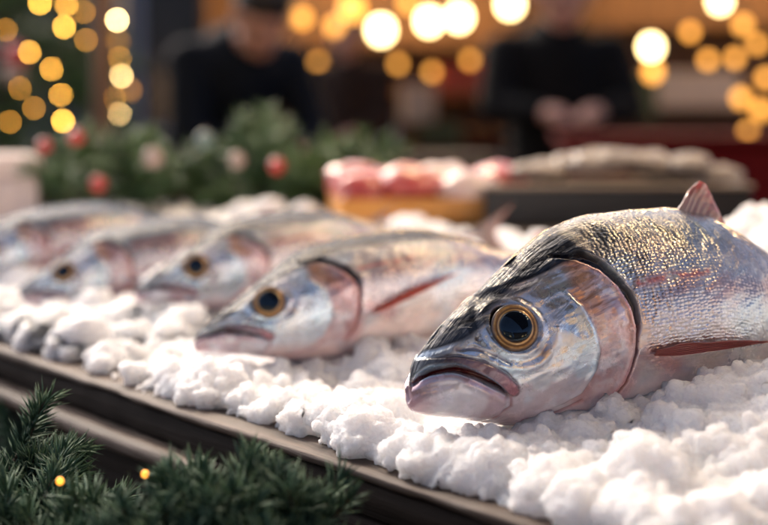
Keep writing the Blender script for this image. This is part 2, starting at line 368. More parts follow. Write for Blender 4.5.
    C = mix(C, cheek*sst(.024, .012, Z+(n1-.5)*.008), (.82, .68, .64))
    C = mix(C, cheek*sst(.55, .72, n1)*sst(.044, .03, Z)*.5, (.56, .40, .40))
    opc = sst(-.0006, .0010, dsp)*np.where(sd < 0, 1., 0)*fo*sst(.016, .022, Z)
    opc = np.where(Z > .0628, sst(.058, .064, S)*np.where(sd < 0, 1., 0)*fo, opc)
    C = mix(C, opc*.85, (.58, .37, .35)); C = mix(C, opc*sst(.42, .60, n2)*.75, (.74, .66, .66)); C = mix(C, opc*sst(.45, .62, n1)*.55, (.30, .11, .11))
    C = mix(C, opc*sst(.048, .060, Z)*(1-sst(.003, .012, -sd*0+np.abs(dsp)-.004))*.8, (.60, .27, .13))
    C = mix(C, opc*sst(.028, .020, Z)*.6, (.62, .45, .43))
    C = mix(C, gauss(dsp, .0007)*fp*.55, (.22, .12, .13)); C = mix(C, gauss(sd+.0009, .0009)*fo*.6*sst(.35, .55, n2), (.60, .20, .18))
    jw = head*reach*sst(.0001, .0012, zl-Z)*sst(.0095, .013, Z)
    C = mix(C, jw*.85, (.72, .71, .74)); C = mix(C, jw*gauss(zl-Z, .0016)*.85, (.36, .09, .11)); C = mix(C, jw*sst(.012, .002, S)*.7, (.38, .20, .22))
    C = mix(C, jw*sst(.5, .68, n1)*.5, (.44, .25, .27))
    # dark crown of the head
    zd = interp(DARK, S); dk = sst(-.0015, .0032, Z-zd-shift*sst(.0, .02, S)+(n3-.5)*.008)*(1-sst(.062, .080, S+(rel-1)*.03))
    C = mix(C, np.clip(dk*1.02, 0, 1), crown)
    C = mix(C, dk*sst(.55, .75, n3)*.35, (.03, .05, .085))
    C = mix(C, flap*.9*sst(.004, .012, S), (.15, .06, .085)); C = mix(C, flap*sst(.024, .034, S)*.75, (.40, .15, .17)); C = mix(C, flap*sst(.021, .009, S)*.9, (.012, .012, .018))
    C = mix(C, gauss(dmx, .0007)*sst(.006, .014, S)*.6, (.10, .05, .06))
    C = mix(C, slit*sst(.5, 1, slit), (.10, .008, .010)); C = mix(C, line*.8*reach, (.12, .015, .016))
    C = mix(C, gauss(re-.0095, .0008)*.6, (.05, .06, .07)); C = mix(C, sst(.0090, .0080, re), (.02, .02, .022))
    C = mix(C, gauss(np.hypot(S-.046, Z-.0405), .0028)*.7, (.10, .05, .08)); C = mix(C, gauss(nos, .0012)*.9, (.05, .02, .025))
    C = mix(C, gauss(pdist(S, Z, CREASE), .0007)*.6, (.30, .08, .08)); C = mix(C, gauss(pdist(S, Z, SUBORB), .0009)*.55, (.22, .12, .14))
    C = mix(C, gauss(pdist(S, Z, [(.044,.0125),(.056,.015),(.065,.0195)]), .0008)*.6, (.42, .14, .13))
    C = mix(C, gap*.97, (.010, .006, .008)); C = mix(C, gap*sst(.054, .042, Z+(n2-.5)*.01)*.95, (.30, .016, .016))
    C = mix(C, gauss(sd-wgap-.002, .0028)*fo*sst(.04, .028, Z)*.5, (.5, .12, .11))
    rl = pdist(S, Z, REDLINE); C = mix(C, gauss(rl, .0013+.0006*n1)*.8*sst(.3, .5, n2+.1), (.45, .08, .065))
    C = mix(C, gauss(pdist(S, Z, [(.091,.036),(.104,.031)]), .0045)*.55, (.55, .18, .15))
    met = np.clip(.78*sst(.2, .4, rel)*(1-dk)*(1-gap)*(1-slit)*(1-.35*opc), 0, 1); met = met*(1-ridge)*(1-.65*pale*sst(.6, .85, rel))*(1-jw*.55)*(1-.7*flap)*(1-gauss(rl, .002)*.7)
    scl = sst(.003, .007, sd)*np.where((sd > 0), 1., 0)*sst(.070, .080, S+(rel-.8)*.03)*sst(.24, .45, rel)
    stk = np.clip(dk+ridge+flap*sst(.024, .012, S)+.20*head*sst(.03, .05, Z), 0, 1)*(1-slit)
    # scaling of the individual
    V = fmap(V, slim, low, point)
    idx = np.arange(nu*nt).reshape(nu, nt); q = np.stack([idx[:-1], np.roll(idx, -1, 1)[:-1], np.roll(idx, -1, 1)[1:], idx[1:]], -1).reshape(-1, 4)
    V = V.reshape(-1, 3); c0 = V[:nt].mean(0); V = np.vstack([V, c0, V[-nt:].mean(0) if False else V[(nu-1)*nt:nu*nt].mean(0)])
    k = np.arange(nt); cap = np.stack([np.full(nt, nu*nt), (k+1) % nt, k, k], -1)
    me = bpy.data.meshes.new('body')
    # quads + two fans of triangles
    tri = np.vstack([np.stack([np.full(nt, nu*nt), (k+1) % nt, k], -1), np.stack([np.full(nt, nu*nt+1), (nu-1)*nt+k, (nu-1)*nt+(k+1) % nt], -1)])
    loops = np.concatenate([q.ravel(), tri.ravel()]); starts = np.concatenate([np.arange(len(q))*4, len(q)*4+np.arange(len(tri))*3])
    me.vertices.add(len(V)); me.vertices.foreach_set('co', V.astype(np.float32).ravel())
    me.loops.add(len(loops)); me.loops.foreach_set('vertex_index', loops.astype(np.int32))
    me.polygons.add(len(starts)); me.polygons.foreach_set('loop_start', starts.astype(np.int32))
    me.update(calc_edges=True); me.polygons.foreach_set('use_smooth', [True]*len(starts))
    def pad(a): a = a.reshape(nu*nt, -1); return np.vstack([a, a[:1], a[-1:]])
    one = np.ones((nu*nt+2, 1))
    at = me.color_attributes.new('tint', 'FLOAT_COLOR', 'POINT'); at.data.foreach_set('color', np.hstack([pad(np.clip(C, 0, 1)), one]).astype(np.float32).ravel())
    mk = np.stack([met, scl, stk], -1); at = me.color_attributes.new('mask', 'FLOAT_COLOR', 'POINT'); at.data.foreach_set('color', np.hstack([pad(mk), pad(np.broadcast_to(.9-.6*ridge-.22*np.clip(dk+flap*sst(.024, .012, S), 0, 1)*(1-ridge), S.shape).copy())]).astype(np.float32).ravel())
    arc = np.abs(np.where(th[None] > np.pi, 2*np.pi-th[None], th[None]))*((t-b)/2)[:, None]
    at = me.attributes.new('flat', 'FLOAT_VECTOR', 'POINT'); at.data.foreach_set('vector', pad(np.stack([S+so*.01, arc, SIDE*.5+seed], -1)).astype(np.float32).ravel())
    return me

def set_tint(me, cols):
    at = me.color_attributes.new('tint', 'FLOAT_COLOR', 'POINT'); c = np.hstack([np.asarray(cols), np.ones((len(cols), 1))]); at.data.foreach_set('color', c.astype(np.float32).ravel())
def set_tint2(me, cols): me.color_attributes['tint'].data.foreach_set('color', np.hstack([cols, np.ones((len(cols), 1))]).astype(np.float32).ravel())
def dome(prof, seg=64):            # profile of (radius, height) round +Z
    v = []; f = []
    for r, h in prof:
        for k in range(seg): q = 2*math.pi*k/seg; v.append((r*math.cos(q), r*math.sin(q), h))
    n = len(prof)
    for i in range(n-1):
        for k in range(seg): f.append((i*seg+k, i*seg+(k+1) % seg, (i+1)*seg+(k+1) % seg, (i+1)*seg+k))
    f.append([(n-1)*seg+k for k in range(seg)]); return v, f
def eye_meshes():
    R = .0091; prof = []
    for q in np.linspace(0, 1, 36):
        r = R*(1-q)+.0042*q; x = r/R
        h = .0032*math.sqrt(max(0, 1-(x*.93)**2)) - .0012
        h += .00014*math.exp(-((x-.88)/.06)**2) - .00022*math.exp(-((x-.78)/.05)**2)
        prof.append((r, h))
    prof = [(R*1.02, -.004)]+prof
    v, f = dome(prof, 96); me = mesh('eye', v, f); v = np.array(v); x = np.hypot(v[:, 0], v[:, 1])/R; an = np.arctan2(v[:, 1], v[:, 0])
    nz = fbm(np.cos(an)*5+9, np.sin(an)*5+9, x*3, 2); ny = fbm(np.cos(an)*26+9, np.sin(an)*26+9, x*4, 4)
    c = np.empty((len(v), 3)); c[:] = (.34, .16, .035)
    c = mix(c, sst(.86+.08*0, .97, x+(nz-.5)*.10), (.028, .02, .018)); c = mix(c, gauss(x-.79, .03)*.8, (.10, .045, .012)); c = mix(c, gauss(x-.87, .04)*.75*sst(.3, .6, nz), (.80, .46, .13))
    c = mix(c, sst(.42, .66, nz)*.45, (.16, .07, .02))
    c = mix(c, sst(.4, .75, ny)*.35, (.14, .06, .02)); c = mix(c, gauss(x-.72, .03)*.6, (.78, .50, .20)); c = mix(c, sst(.70, .67, x), (.015, .01, .008))
    set_tint(me, c)
    rp = .0060; v2, f2 = dome([(rp*math.cos(a), .0010+.0016*math.sin(a)) for a in np.linspace(-.25, 1.545, 26)], 96); me2 = mesh('pupil', v2, f2)
    return me, me2
EYE, PUPIL = eye_meshes()
def fin_mesh(name, base, tip, thick, rays, c1, c2, seed=0, fork=0.0, nu=40, nv=24):
    """base, tip: two polylines (same length) in 3D; membrane between them with raised rays"""
    base, tip = np.array(base, float), np.array(tip, float); k = np.linspace(0, len(base)-1, nu)
    bi = np.stack([np.interp(k, range(len(base)), base[:, i]) for i in range(3)], -1); ti = np.stack([np.interp(k, range(len(tip)), tip[:, i]) for i in range(3)], -1)
    q = np.linspace(0, 1, nv)[None, :, None]; G = bi[:, None]*(1-q)+ti[:, None]*q
    du = np.gradient(G, axis=0); dv = np.gradient(G, axis=1); nr = np.cross(du, dv); nr /= np.linalg.norm(nr, axis=-1, keepdims=True)+1e-12
    u = np.linspace(0, 1, nu)[:, None]; qq = np.linspace(0, 1, nv)[None]
    ray = np.abs(np.sin(u*math.pi*rays+.4*np.sin(qq*5+seed))); th = thick*(.35+.65*ray)*(1-.75*qq)*np.minimum(1, np.minimum(u, 1-u)*12+.2)
    wv = (fbm(u*5+seed, qq*2, 0, seed)-.5)*thick*4*qq
    A = G+nr*(th+wv)[..., None]; B2 = G+nr*(wv-th)[..., None]
    n = nu*nv; idx = np.arange(n).reshape(nu, nv)
    a = np.stack([idx[:-1, :-1], idx[1:, :-1], idx[1:, 1:], idx[:-1, 1:]], -1).reshape(-1, 4)
    ed = np.concatenate([idx[:, 0], idx[-1, 1:], idx[::-1, -1][1:], idx[0, ::-1][1:]]); e2 = np.roll(ed, -1)
    side = np.stack([e2, ed, ed+n, e2+n], -1)[:-1]
    me = mesh(name, np.vstack([A.reshape(-1, 3), B2.reshape(-1, 3)]), np.vstack([a, a[:, ::-1]+n, side]))
    cc = mix(np.repeat(np.array(c1, float)[None], n, 0), (np.clip(ray, 0, 1)*.6).ravel(), c2); set_tint(me, np.vstack([cc, cc])); return me

def make_fish(label, loc, yaw, pitch, scale, seed, res, slim=1.0, roll=0.0):
    look = {1: (-.0022, (.15,.16,.155), 0, 1, (.006,.008,.013), 0), 2: (-.0005, (.03,.03,.035), 1, .66), 3: (.0005, (.02,.03,.05), 1, .66, (.012,.02,.035)), 4: (-.001, (.016,.045,.09), .45, .68, (.012,.035,.07)), 5: (-.002, (.018,.055,.11), .3, .68, (.014,.04,.085))}[seed]
    root = thing('fish', label, 'fish', loc, 0, 'whole fish laid on the ice')
    root.rotation_mode = 'XYZ'; root.rotation_euler = ({2: -.05, 3: .07, 4: -.06}.get(seed, 0), pitch, yaw+{3: .05, 4: -.05, 5: .06}.get(seed, 0)); root.scale = (scale,)*3
    body = link('body', fish_body(*res, seed, slim, *look), M['fish'], root)
    pt_ = 0 if seed == 1 else 1
    def fp_(s, y, z): return tuple(fmap((s, y, z), slim, look[3], pt_))
    zf = lambda z, s=.2: fp_(s, 0, z)[2]
    for sd in (-1, 1):
        e = 5e-4; p = np.array([ES, sd*lat_at(ES, EZ), EZ])
        ps = np.array([ES+e, sd*lat_at(ES+e, EZ), EZ]); pz = np.array([ES, sd*lat_at(ES, EZ+e), EZ+e])
        nr = np.cross(ps-p, pz-p); nr /= np.linalg.norm(nr); nr = nr if nr[1]*sd > 0 else -nr
        nr = nr + np.array([-.04, sd*.05, .0]); nr /= np.linalg.norm(nr)
        eye = link('eye', EYE, M['iris'] if not EYE.materials else None, root)
        pp = p + nr*(.0003 if sd < 0 or seed == 1 else -.004); eye.location = fp_(*pp); eye.rotation_mode = 'QUATERNION'; eye.rotation_quaternion = Vector(nr).to_track_quat('Z', 'Y')
        pu = link('pupil', PUPIL, M['pupil'] if not PUPIL.materials else None, eye); pu.location = (-.0002*sd, .0002, 0.0); pu.scale = (1.05, .985, 1)
        def sk(s, z, o): return fp_(s, sd*(lat_at(s, z)+o), z)
        ups = [(.0923,.0382),(.103,.0400),(.115,.0406),(.127,.0400),(.138,.0389),(.148,.0379)]; los = [(.0923,.0360),(.103,.0356),(.115,.0363),(.127,.0370),(.138,.0373),(.148,.0375)]
        if seed > 1: ups = [(a_, b2+.26*(a_-.0923)-.004) for a_, b2 in ups]; los = [(a_, b2+.26*(a_-.0923)-.004) for a_, b2 in los]
        me = fin_mesh('pectoral_fin', [sk(s, z, .0012+.05*(s-.092)) for s, z in los], [sk(s, z, .0022+.08*(s-.092)) for s, z in ups], .0007, 1, (.17,.022,.018), (.30,.07,.05), seed, nv=40)
        # long rays along the fin: corrugate across its height
        co = np.empty(len(me.vertices)*3, np.float32); me.vertices.foreach_get('co', co); co = co.reshape(-1, 3)
        g = np.tile(np.tile(np.linspace(0, 1, 40), 40), 2); co[:, 1] += sd*(.00045*np.sin(g*math.pi*13)).astype(np.float32); me.vertices.foreach_set('co', co.ravel())
        st_ = .5+.5*np.sin(g*math.pi*13+1.2); set_tint2(me, np.array([.15,.018,.018] if seed == 1 else [.36,.04,.03])*(1-st_[:, None])+np.array([.50,.15,.12] if seed == 1 else [.62,.18,.12])*st_[:, None])
        link('pectoral_fin', me, M['fin'], root)
    tz = lambda s: zf(float(pchip(TOP, np.array([s]))[0]))
    if seed == 1:
        me = fin_mesh('dorsal_fin', [(s, 0, tz(s)-.003) for s in np.linspace(.130, .160, 7)], [(s, 0, z+tz(.146)) for s, z in ((.135,-.001),(.143,.009),(.149,.0135),(.153,.0115),(.157,.006),(.161,.000),(.165,-.008))], .0011, 9, (.20,.11,.09), (.34,.20,.16), seed); link('dorsal_fin', me, M['fin'], root)
    if seed == 2:
        me = fin_mesh('dorsal_fin', [(s, 0, tz(s)-.003) for s in np.linspace(.222, .244, 6)], [(s, 0, z+tz(.232)) for s, z in ((.228,.002),(.236,.013),(.242,.015),(.247,.011),(.251,.003),(.254,-.004))], .0008, 7, (.40,.25,.21), (.52,.36,.31), seed+1); link('dorsal_fin', me, M['fin'], root)
    me = fin_mesh('tail_fin', [(.293, 0, zf(z)) for z in np.linspace(.029, .0375, 7)], [(x, 0, zf(z)) for x, z in ((.340,.004),(.332,.014),(.322,.024),(.318,.0325),(.322,.041),(.332,.051),(.342,.060))], .0012, 13, (.16,.11,.09), (.28,.20,.17), seed); link('tail_fin', me, M['fin'], root)
    return root
FYAW = math.radians(31); FC, FS = math.cos(FYAW), math.sin(FYAW)
FISH = [  # label, snout (x, y, z of local origin), pitch, scale, seed, mesh size, slimness
 ('largest fish in front, black crown and big round gold ringed eye, nearest the camera', (.0095, .480, 0), 0, 1.0, 1, (640, 620), 1.0),
 ('pale pink fish second from the front, red streak on its flank, beside the largest fish', (-.0885, .640, -.0085), -.085, .90, 2, (420, 400), .97),
 ('blurred silver fish third in the row, its snout just behind the second fish', (-.151, .800, -.006), -.075, .89, 3, (260, 240), .95),
 ('blurred blue backed fish with brown eye, fourth in the row, left of the third', (-.250, .880, -.022), -.115, .89, 4, (260, 240), .95),
 ('farthest blue backed fish at the left edge, its snout outside the frame', (-.335, .975, -.012), -.075, .88, 5, (200, 200), .92)]
for lb, loc, pt, sc, sd, res, sl in FISH: make_fish(lb, loc, FYAW, pt, sc, sd, res, sl)
bpy.context.view_layer.update()

# ------------------------------------------------------------------ ice
def ice_h(t, n):
    k = sst(.075, -.03, t)
    h = (-.013+.088*n)*(1-k) + (-.003+.17*n+.28*np.maximum(n-.16, 0)+.0*n)*k
    X_, Y_ = .0056-SA*t+CA*n, .45+CA*t+SA*n; h = h+.050*np.exp(-((X_-.285)**2+(Y_-.82)**2)/.0045)
    return np.minimum(h, .084) - .004*sst(.022, .0, n)
def in_fish(X, Y, Z, r):
    bad = np.zeros(X.shape, bool)
    for lb, loc, pt, sc, sd, res, sl in FISH:
        dx, dy, dz = X-loc[0], Y-loc[1], Z-loc[2]
        s = (dx*FC+dy*FS); y = -dx*FS+dy*FC; c, q = math.cos(pt), math.sin(pt)
        s, z = (s*c-dz*q)/sc, (s*q+dz*c)/sc; y = y/sc; rr = r/sc
        z = .03+(z-.03)/sl
        ss = np.clip(s, 0, .30); T, B_, W_ = pchip(TOP, ss), pchip(BOT, ss), pchip(WID, ss)
        qq = (z-(T+B_)/2)/((T-B_)/2+rr); yy = np.abs(y)/(W_+rr)
        bad |= (s > -rr) & (s < .31) & (qq*qq+yy*yy < 1)
    return bad
def ico(sub):
    p = (1+5**.5)/2
    v = np.array([(-1,p,0),(1,p,0),(-1,-p,0),(1,-p,0),(0,-1,p),(0,1,p),(0,-1,-p),(0,1,-p),(p,0,-1),(p,0,1),(-p,0,-1),(-p,0,1)], float); v /= np.linalg.norm(v[0])
    f = [(0,11,5),(0,5,1),(0,1,7),(0,7,10),(0,10,11),(1,5,9),(5,11,4),(11,10,2),(10,7,6),(7,1,8),(3,9,4),(3,4,2),(3,2,6),(3,6,8),(3,8,9),(4,9,5),(2,4,11),(6,2,10),(8,6,7),(9,8,1)]
    v = v.tolist()
    for _ in range(sub):
        c = {}; g = []
        def mid(a, b):
            k = (min(a, b), max(a, b))
            if k not in c:
                m = np.array(v[a])+np.array(v[b]); m /= np.linalg.norm(m); v.append(m.tolist()); c[k] = len(v)-1
            return c[k]
        for a, b, d in f: x, y, z = mid(a, b), mid(b, d), mid(d, a); g += [(a,x,z),(b,y,x),(d,z,y),(x,y,z)]
        f = g
    return np.array(v), np.array(f)
IV, IF = ico(1)
def ice_piece(t0, t1, n0, n1, density, rs, voxel, seed, slab=True):
    g = np.random.default_rng(seed); vs = []; fs = []; off = 0
    num = int((t1-t0)*(n1-n0)*density)
    t = g.uniform(t0, t1, num); n = n0+(n1-n0)*g.uniform(0, 1, num)
    clump = fbm(t*26+3, n*26, 0, seed); clump2 = fbm(t*70+3, n*70, 0, seed+9)
    r = rs[0]*.55+(rs[1]*1.3-rs[0]*.55)*g.uniform(0, 1, num)**3.6; r *= 1-.35*sst(.035, .0, n)
    front = sst(.03, .0, n)
    z = ice_h(t, n) + (clump-.45)*.016 + (clump2-.5)*.012 + g.uniform(-.75, .25, num)*r
    z = np.where(n < .03, np.maximum(z, r*.45), z); r = np.where(n < .012, r*.75, r)
    keep = (n > .002+r*.7+.010*vnoise(t*45, 0, 0, 5))
    c = np.stack([.0056-SA*t+CA*n, .45+CA*t+SA*n, z], -1)[keep]; r = r[keep]
    ok = ~in_fish(c[:, 0], c[:, 1], c[:, 2], r*.75); c, r = c[ok], r[ok]
    # grains round every lump
    m = 18; dirs = g.normal(size=(len(c), m, 3)); dirs /= np.linalg.norm(dirs, axis=-1, keepdims=True); dirs[..., 2] = np.abs(dirs[..., 2])*.9
    c2 = (c[:, None]+dirs*(r[:, None, None]*.9)).reshape(-1, 3); r2 = np.repeat(r, m)*g.uniform(.12, .36, len(c2)); k = r2 > voxel*.9; c2, r2 = c2[k], r2[k]
    k = ~in_fish(c2[:, 0], c2[:, 1], c2[:, 2], r2*.7); c2, r2 = c2[k], r2[k]
    c = np.vstack([c, c2]); r = np.concatenate([r, r2])
    A = g.normal(size=(len(c), 3, 3)); Q, _ = np.linalg.qr(A); sc = g.uniform(.7, 1.15, (len(c), 1, 3))
    jit = 1+g.uniform(-.14, .14, (len(c), len(IV), 1))
    V = np.einsum('nij,nkj->nki', Q, IV[None]*sc*jit)*r[:, None, None]+c[:, None]
    F = IF[None]+(np.arange(len(c))*len(IV))[:, None, None]
    vs.append(V.reshape(-1, 3)); fs.append(F.reshape(-1, 3)); off = len(c)*len(IV)
    # the packed bed under the lumps, a closed slab
    nt_, nn_ = 120, 90; tt, nn = np.meshgrid(np.linspace(t0-.004, t1+.004, nt_), np.linspace(max(n0, .012), n1+.004, nn_), indexing='ij')
    zz = ice_h(tt, nn)+(fbm(tt*26+3, nn*26, 0, seed)-.45)*.016+.003*sst(.012, .03, nn)+.0005
    top = np.stack([.0056-SA*tt+CA*nn, .45+CA*tt+SA*nn, zz], -1).reshape(-1, 3); bot = top.copy(); bot[:, 2] = -.03
    idx = np.arange(nt_*nn_).reshape(nt_, nn_); q = np.stack([idx[:-1, :-1], idx[:-1, 1:], idx[1:, 1:], idx[1:, :-1]], -1).reshape(-1, 4)
    K = nt_*nn_; ed = np.concatenate([idx[:, 0], idx[-1, 1:], idx[::-1, -1][1:], idx[0, ::-1][1:]]); e2 = np.roll(ed, -1); k = ed != e2
    side = np.stack([ed, e2, e2+K, ed+K], -1)[k]; q = np.vstack([q[:, ::-1], q+K, side])
    tri = np.vstack([q[:, [0,1,2]], q[:, [0,2,3]]]); vs.append(np.vstack([top, bot])); fs.append(tri+off)
    me = mesh('raw', np.vstack(vs), np.vstack(fs)); o = bpy.data.objects.new('raw', me); COL.objects.link(o)
    md = o.modifiers.new('fuse', 'REMESH'); md.mode = 'VOXEL'; md.voxel_size = voxel; md.use_smooth_shade = True
    ev = o.evaluated_get(bpy.context.evaluated_depsgraph_get()); m2 = ev.to_mesh()
    nv = len(m2.vertices); co = np.empty(nv*3, np.float32); m2.vertices.foreach_get('co', co); nl = len(m2.loops); li = np.empty(nl, np.int32); m2.loops.foreach_get('vertex_index', li)
    ev.to_mesh_clear(); bpy.data.objects.remove(o); bpy.data.meshes.remove(me)
    return co.reshape(-1, 3), li.reshape(-1, 4)
parts = [ice_piece(-.13, .20, 0, .16, 52000, (.0035, .0105), .00095, 1), ice_piece(-.42, .26, .155, .455, 15000, (.005, .014), .002, 2), ice_piece(.195, .40, 0, .165, 20000, (.004, .011), .0018, 3), ice_piece(.255, .95, .0, .46, 7000, (.006, .015), .003, 4)]
V = np.vstack([p[0] for p in parts]); o_ = np.cumsum([0]+[len(p[0]) for p in parts[:-1]]); F = np.vstack([p[1]+k for p, k in zip(parts, o_)])
def roughen(V, F):
    fn = np.cross(V[F[:, 2]]-V[F[:, 0]], V[F[:, 3]]-V[F[:, 1]]); vn = np.zeros_like(V)
    for k in range(4): 
        for a in range(3): vn[:, a] += np.bincount(F[:, k], fn[:, a], len(V))
    vn /= np.linalg.norm(vn, axis=1, keepdims=True)+1e-12
    nz = fbm(V[:, 0]*420, V[:, 1]*420, V[:, 2]*420, 3, 3)-.5; nm = np.abs(fbm(V[:, 0]*150+5, V[:, 1]*150, V[:, 2]*150, 8, 2)-.5)
    return V+vn*(nz*.0028+(nm-.1)*.0075)[:, None]
V = roughen(V.astype(float), F)
me = mesh('ice', V, F); ice = link('ice', me, M['ice'])
tag(ice, 'white crushed ice heaped along the bench under all the fish', 'ice', kind='stuff')
print('ice faces', len(F))

# ------------------------------------------------------------------ bench
bench = thing('display_bench', 'long dark weathered wooden bench holding the ice and the row of fish', 'bench', tuple(P(0, 0, GROUND)), YAW)
G0 = -GROUND
def plank(L0, L1, n0, n1, z0, z1, seed, step=.006, amp=.0012):
    """a board along t with worn, uneven faces; local x = n, y = t"""
    ny = int((L1-L0)/step); t = np.linspace(L0, L1, ny)
    per = []; c = min(.0018, (z1-z0)*.3)
    for a, b2 in (((n0+c, z1), (n1-c, z1)), ((n1-c, z1), (n1, z1-c)), ((n1, z1-c), (n1, z0+c)), ((n1, z0+c), (n1-c, z0)), ((n1-c, z0), (n0+c, z0)), ((n0+c, z0), (n0, z0+c)), ((n0, z0+c), (n0, z1-c)), ((n0, z1-c), (n0+c, z1))):
        k = max(2, int(math.hypot(a[0]-b2[0], a[1]-b2[1])/.005)+1)
        for i in range(k-1): q = i/(k-1); per.append((a[0]*(1-q)+b2[0]*q, a[1]*(1-q)+b2[1]*q))
    per = np.array(per); m_ = len(per); X = np.repeat(per[None, :, 0], ny, 0); Z = np.repeat(per[None, :, 1], ny, 0); Y = np.repeat(t[:, None], m_, 1)
    w1 = fbm(Y*9, X*160, Z*160, seed)-.5; w2 = fbm(Y*70, X*220, Z*220, seed+4)-.5
    cx, cz = (n0+n1)/2, (z0+z1)/2; sx, sz = np.sign(X-cx)*(np.abs(X-cx) > (n1-n0)/2-.004), np.sign(Z-cz)*(np.abs(Z-cz) > (z1-z0)/2-.004)
    dd = w1*amp*2+w2*amp; X = X+sx*dd; Z = Z+sz*dd
    v = np.stack([X, Y, Z], -1).reshape(-1, 3); idx = np.arange(ny*m_).reshape(ny, m_)
    q = np.stack([idx[:-1], idx[1:], np.roll(idx, -1, 1)[1:], np.roll(idx, -1, 1)[:-1]], -1).reshape(-1, 4).tolist()
    q.append(idx[0].tolist()); q.append(idx[-1].tolist()[::-1]); return v, q
def board(name, mat, *a, **k):
    v, f = plank(*a, **k); v[:, 2] += G0; return link(name, mesh(name, v, f), mat, bench)
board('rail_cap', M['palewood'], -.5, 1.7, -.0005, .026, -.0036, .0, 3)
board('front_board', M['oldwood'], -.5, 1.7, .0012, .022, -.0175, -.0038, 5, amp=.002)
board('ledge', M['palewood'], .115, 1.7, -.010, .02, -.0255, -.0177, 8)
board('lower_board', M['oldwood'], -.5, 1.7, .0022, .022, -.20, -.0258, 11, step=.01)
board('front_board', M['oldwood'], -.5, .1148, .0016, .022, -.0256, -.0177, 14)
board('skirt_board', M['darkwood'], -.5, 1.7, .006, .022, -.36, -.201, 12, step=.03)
b_ = MB().box((.35, .6, G0-.045), (.65, 2.2, .03), ch=.003); b_.build('bed_board', M['darkwood'], bench, False)
b_ = MB().box((.585, .6, G0-.0025), (.25, 2.2, .075), ch=.004); b_.build('rear_shelf', M['darkwood'], bench, False)
for x in (.05, .66):
    for y in (-.42, .6, 1.62): MB().box((x, y, (G0-.06)/2), (.06, .06, G0-.06), ch=.004).build('leg', M['darkwood'], bench, False)

# ------------------------------------------------------------------ fir sprigs and garlands
def needles(paths, ln, wd, den, g, spread=(.6, 1.15), up=0.2):
    """needles round twigs; returns vertices, triangles"""
    vs = []; 
    for pts in paths:
        pts = np.array(pts, float); seg = np.linalg.norm(np.diff(pts, axis=0), axis=1); cum = np.concatenate([[0], np.cumsum(seg)]); n = max(6, int(cum[-1]*den))
        u = np.sort(g.uniform(.06, 1, n))*cum[-1]; c = np.stack([np.interp(u, cum, pts[:, i]) for i in range(3)], -1); k = np.clip(np.searchsorted(cum, u)-1, 0, len(seg)-1)
        ax = np.diff(pts, axis=0)[k]; ax /= np.linalg.norm(ax, axis=1, keepdims=True)
        r = g.normal(size=(n, 3)); r[:, 2] += up; r -= ax*(r*ax).sum(1, keepdims=True); r /= np.linalg.norm(r, axis=1, keepdims=True)
        a = g.uniform(*spread, n)*(1-.45*(u/cum[-1])**3); d = ax*np.cos(a)[:, None]+r*np.sin(a)[:, None]
        l = ln*g.uniform(.7, 1.1, n)*np.minimum(1, .6+.8*(1-(u/cum[-1])**6)); sd = np.cross(d, r); sd /= np.linalg.norm(sd, axis=1, keepdims=True)+1e-9; nn = np.cross(sd, d)
        w = wd*g.uniform(.8, 1.2, n)
        mid = c+d*(l*.55)[:, None]; tip = c+d*l[:, None]+nn*(l*.06)[:, None]
        vs.append(np.stack([c+sd*(w*.35)[:, None], c-sd*(w*.35)[:, None], mid-sd*w[:, None]*.5, tip, mid+sd*w[:, None]*.5, mid+nn*w[:, None]*.45, c+nn*w[:, None]*.2], 1))
    V = np.concatenate(vs); n = len(V); b = (np.arange(n)*7)[:, None]
    T = np.concatenate([b+np.array(q)[None] for q in ((6,4,0),(6,5,4),(5,3,4),(6,1,2),(6,2,5),(5,2,3),(0,4,2),(0,2,1),(4,3,2))]); return V.reshape(-1, 3), T
def branch(parent, paths, ln, wd, den, g, mat='needle', tw=.0012, name='branch', **k):
    o = link(name, mesh(name, *needles(paths, ln, wd, den, g, **k)), M[mat], parent)
    mb = MB()
    for p in paths: mb.tube(p, np.linspace(tw, tw*.35, len(p)), 6)
    mb.build('twig', M['twig'], o); return o
def twig_path(p, d, L, g, droop=0.0, k=7):
    p = np.array(p, float); d = np.array(d, float); d /= np.linalg.norm(d); out = [p.copy()]
    for i in range(k): d = d+g.normal(size=3)*.09+np.array([0, 0, -droop]); d /= np.linalg.norm(d); p = p+d*L/k; out.append(p.copy())
    return out
def px(x, y, D): return np.array([(x-384)/1280*D, D, .128-(y-120)/1280*D])
g = np.random.default_rng(21)
gl = thing('fir_garland', 'green fir garland with tiny amber lights hung along the front of the wooden bench', 'garland', (0, 0, 0))
def spray(parent, base, d, L, g, ln, wd, den, side=4, mat='needle', **k):
    main = twig_path(base, d, L, g, .03); paths = [main]
    for i in range(side):
        q = 1+i % 5; ax = np.array(main[q+1])-np.array(main[q]); r = g.normal(size=3); dd = ax/np.linalg.norm(ax)+r/np.linalg.norm(r)*.85
        paths.append(twig_path(main[q], dd, L*g.uniform(.35, .6), g, .02, 5))
    return branch(parent, paths, ln, wd, den, g, mat, **k)
fir_spots = []
for i in range(95):
    t = g.uniform(.07, .62); n = g.uniform(-.075, -.02); z = g.uniform(-.16, -.082) - .012*(t > .25)
    fir_spots.append((t, n, z))
for t, n, z in fir_spots:
    spray(gl, P(t, n, z), (g.uniform(-1, 1)*.9, g.uniform(-1, .3), g.uniform(-.3, .55)), g.uniform(.04, .07), g, .016, .0017, 2600, 5)
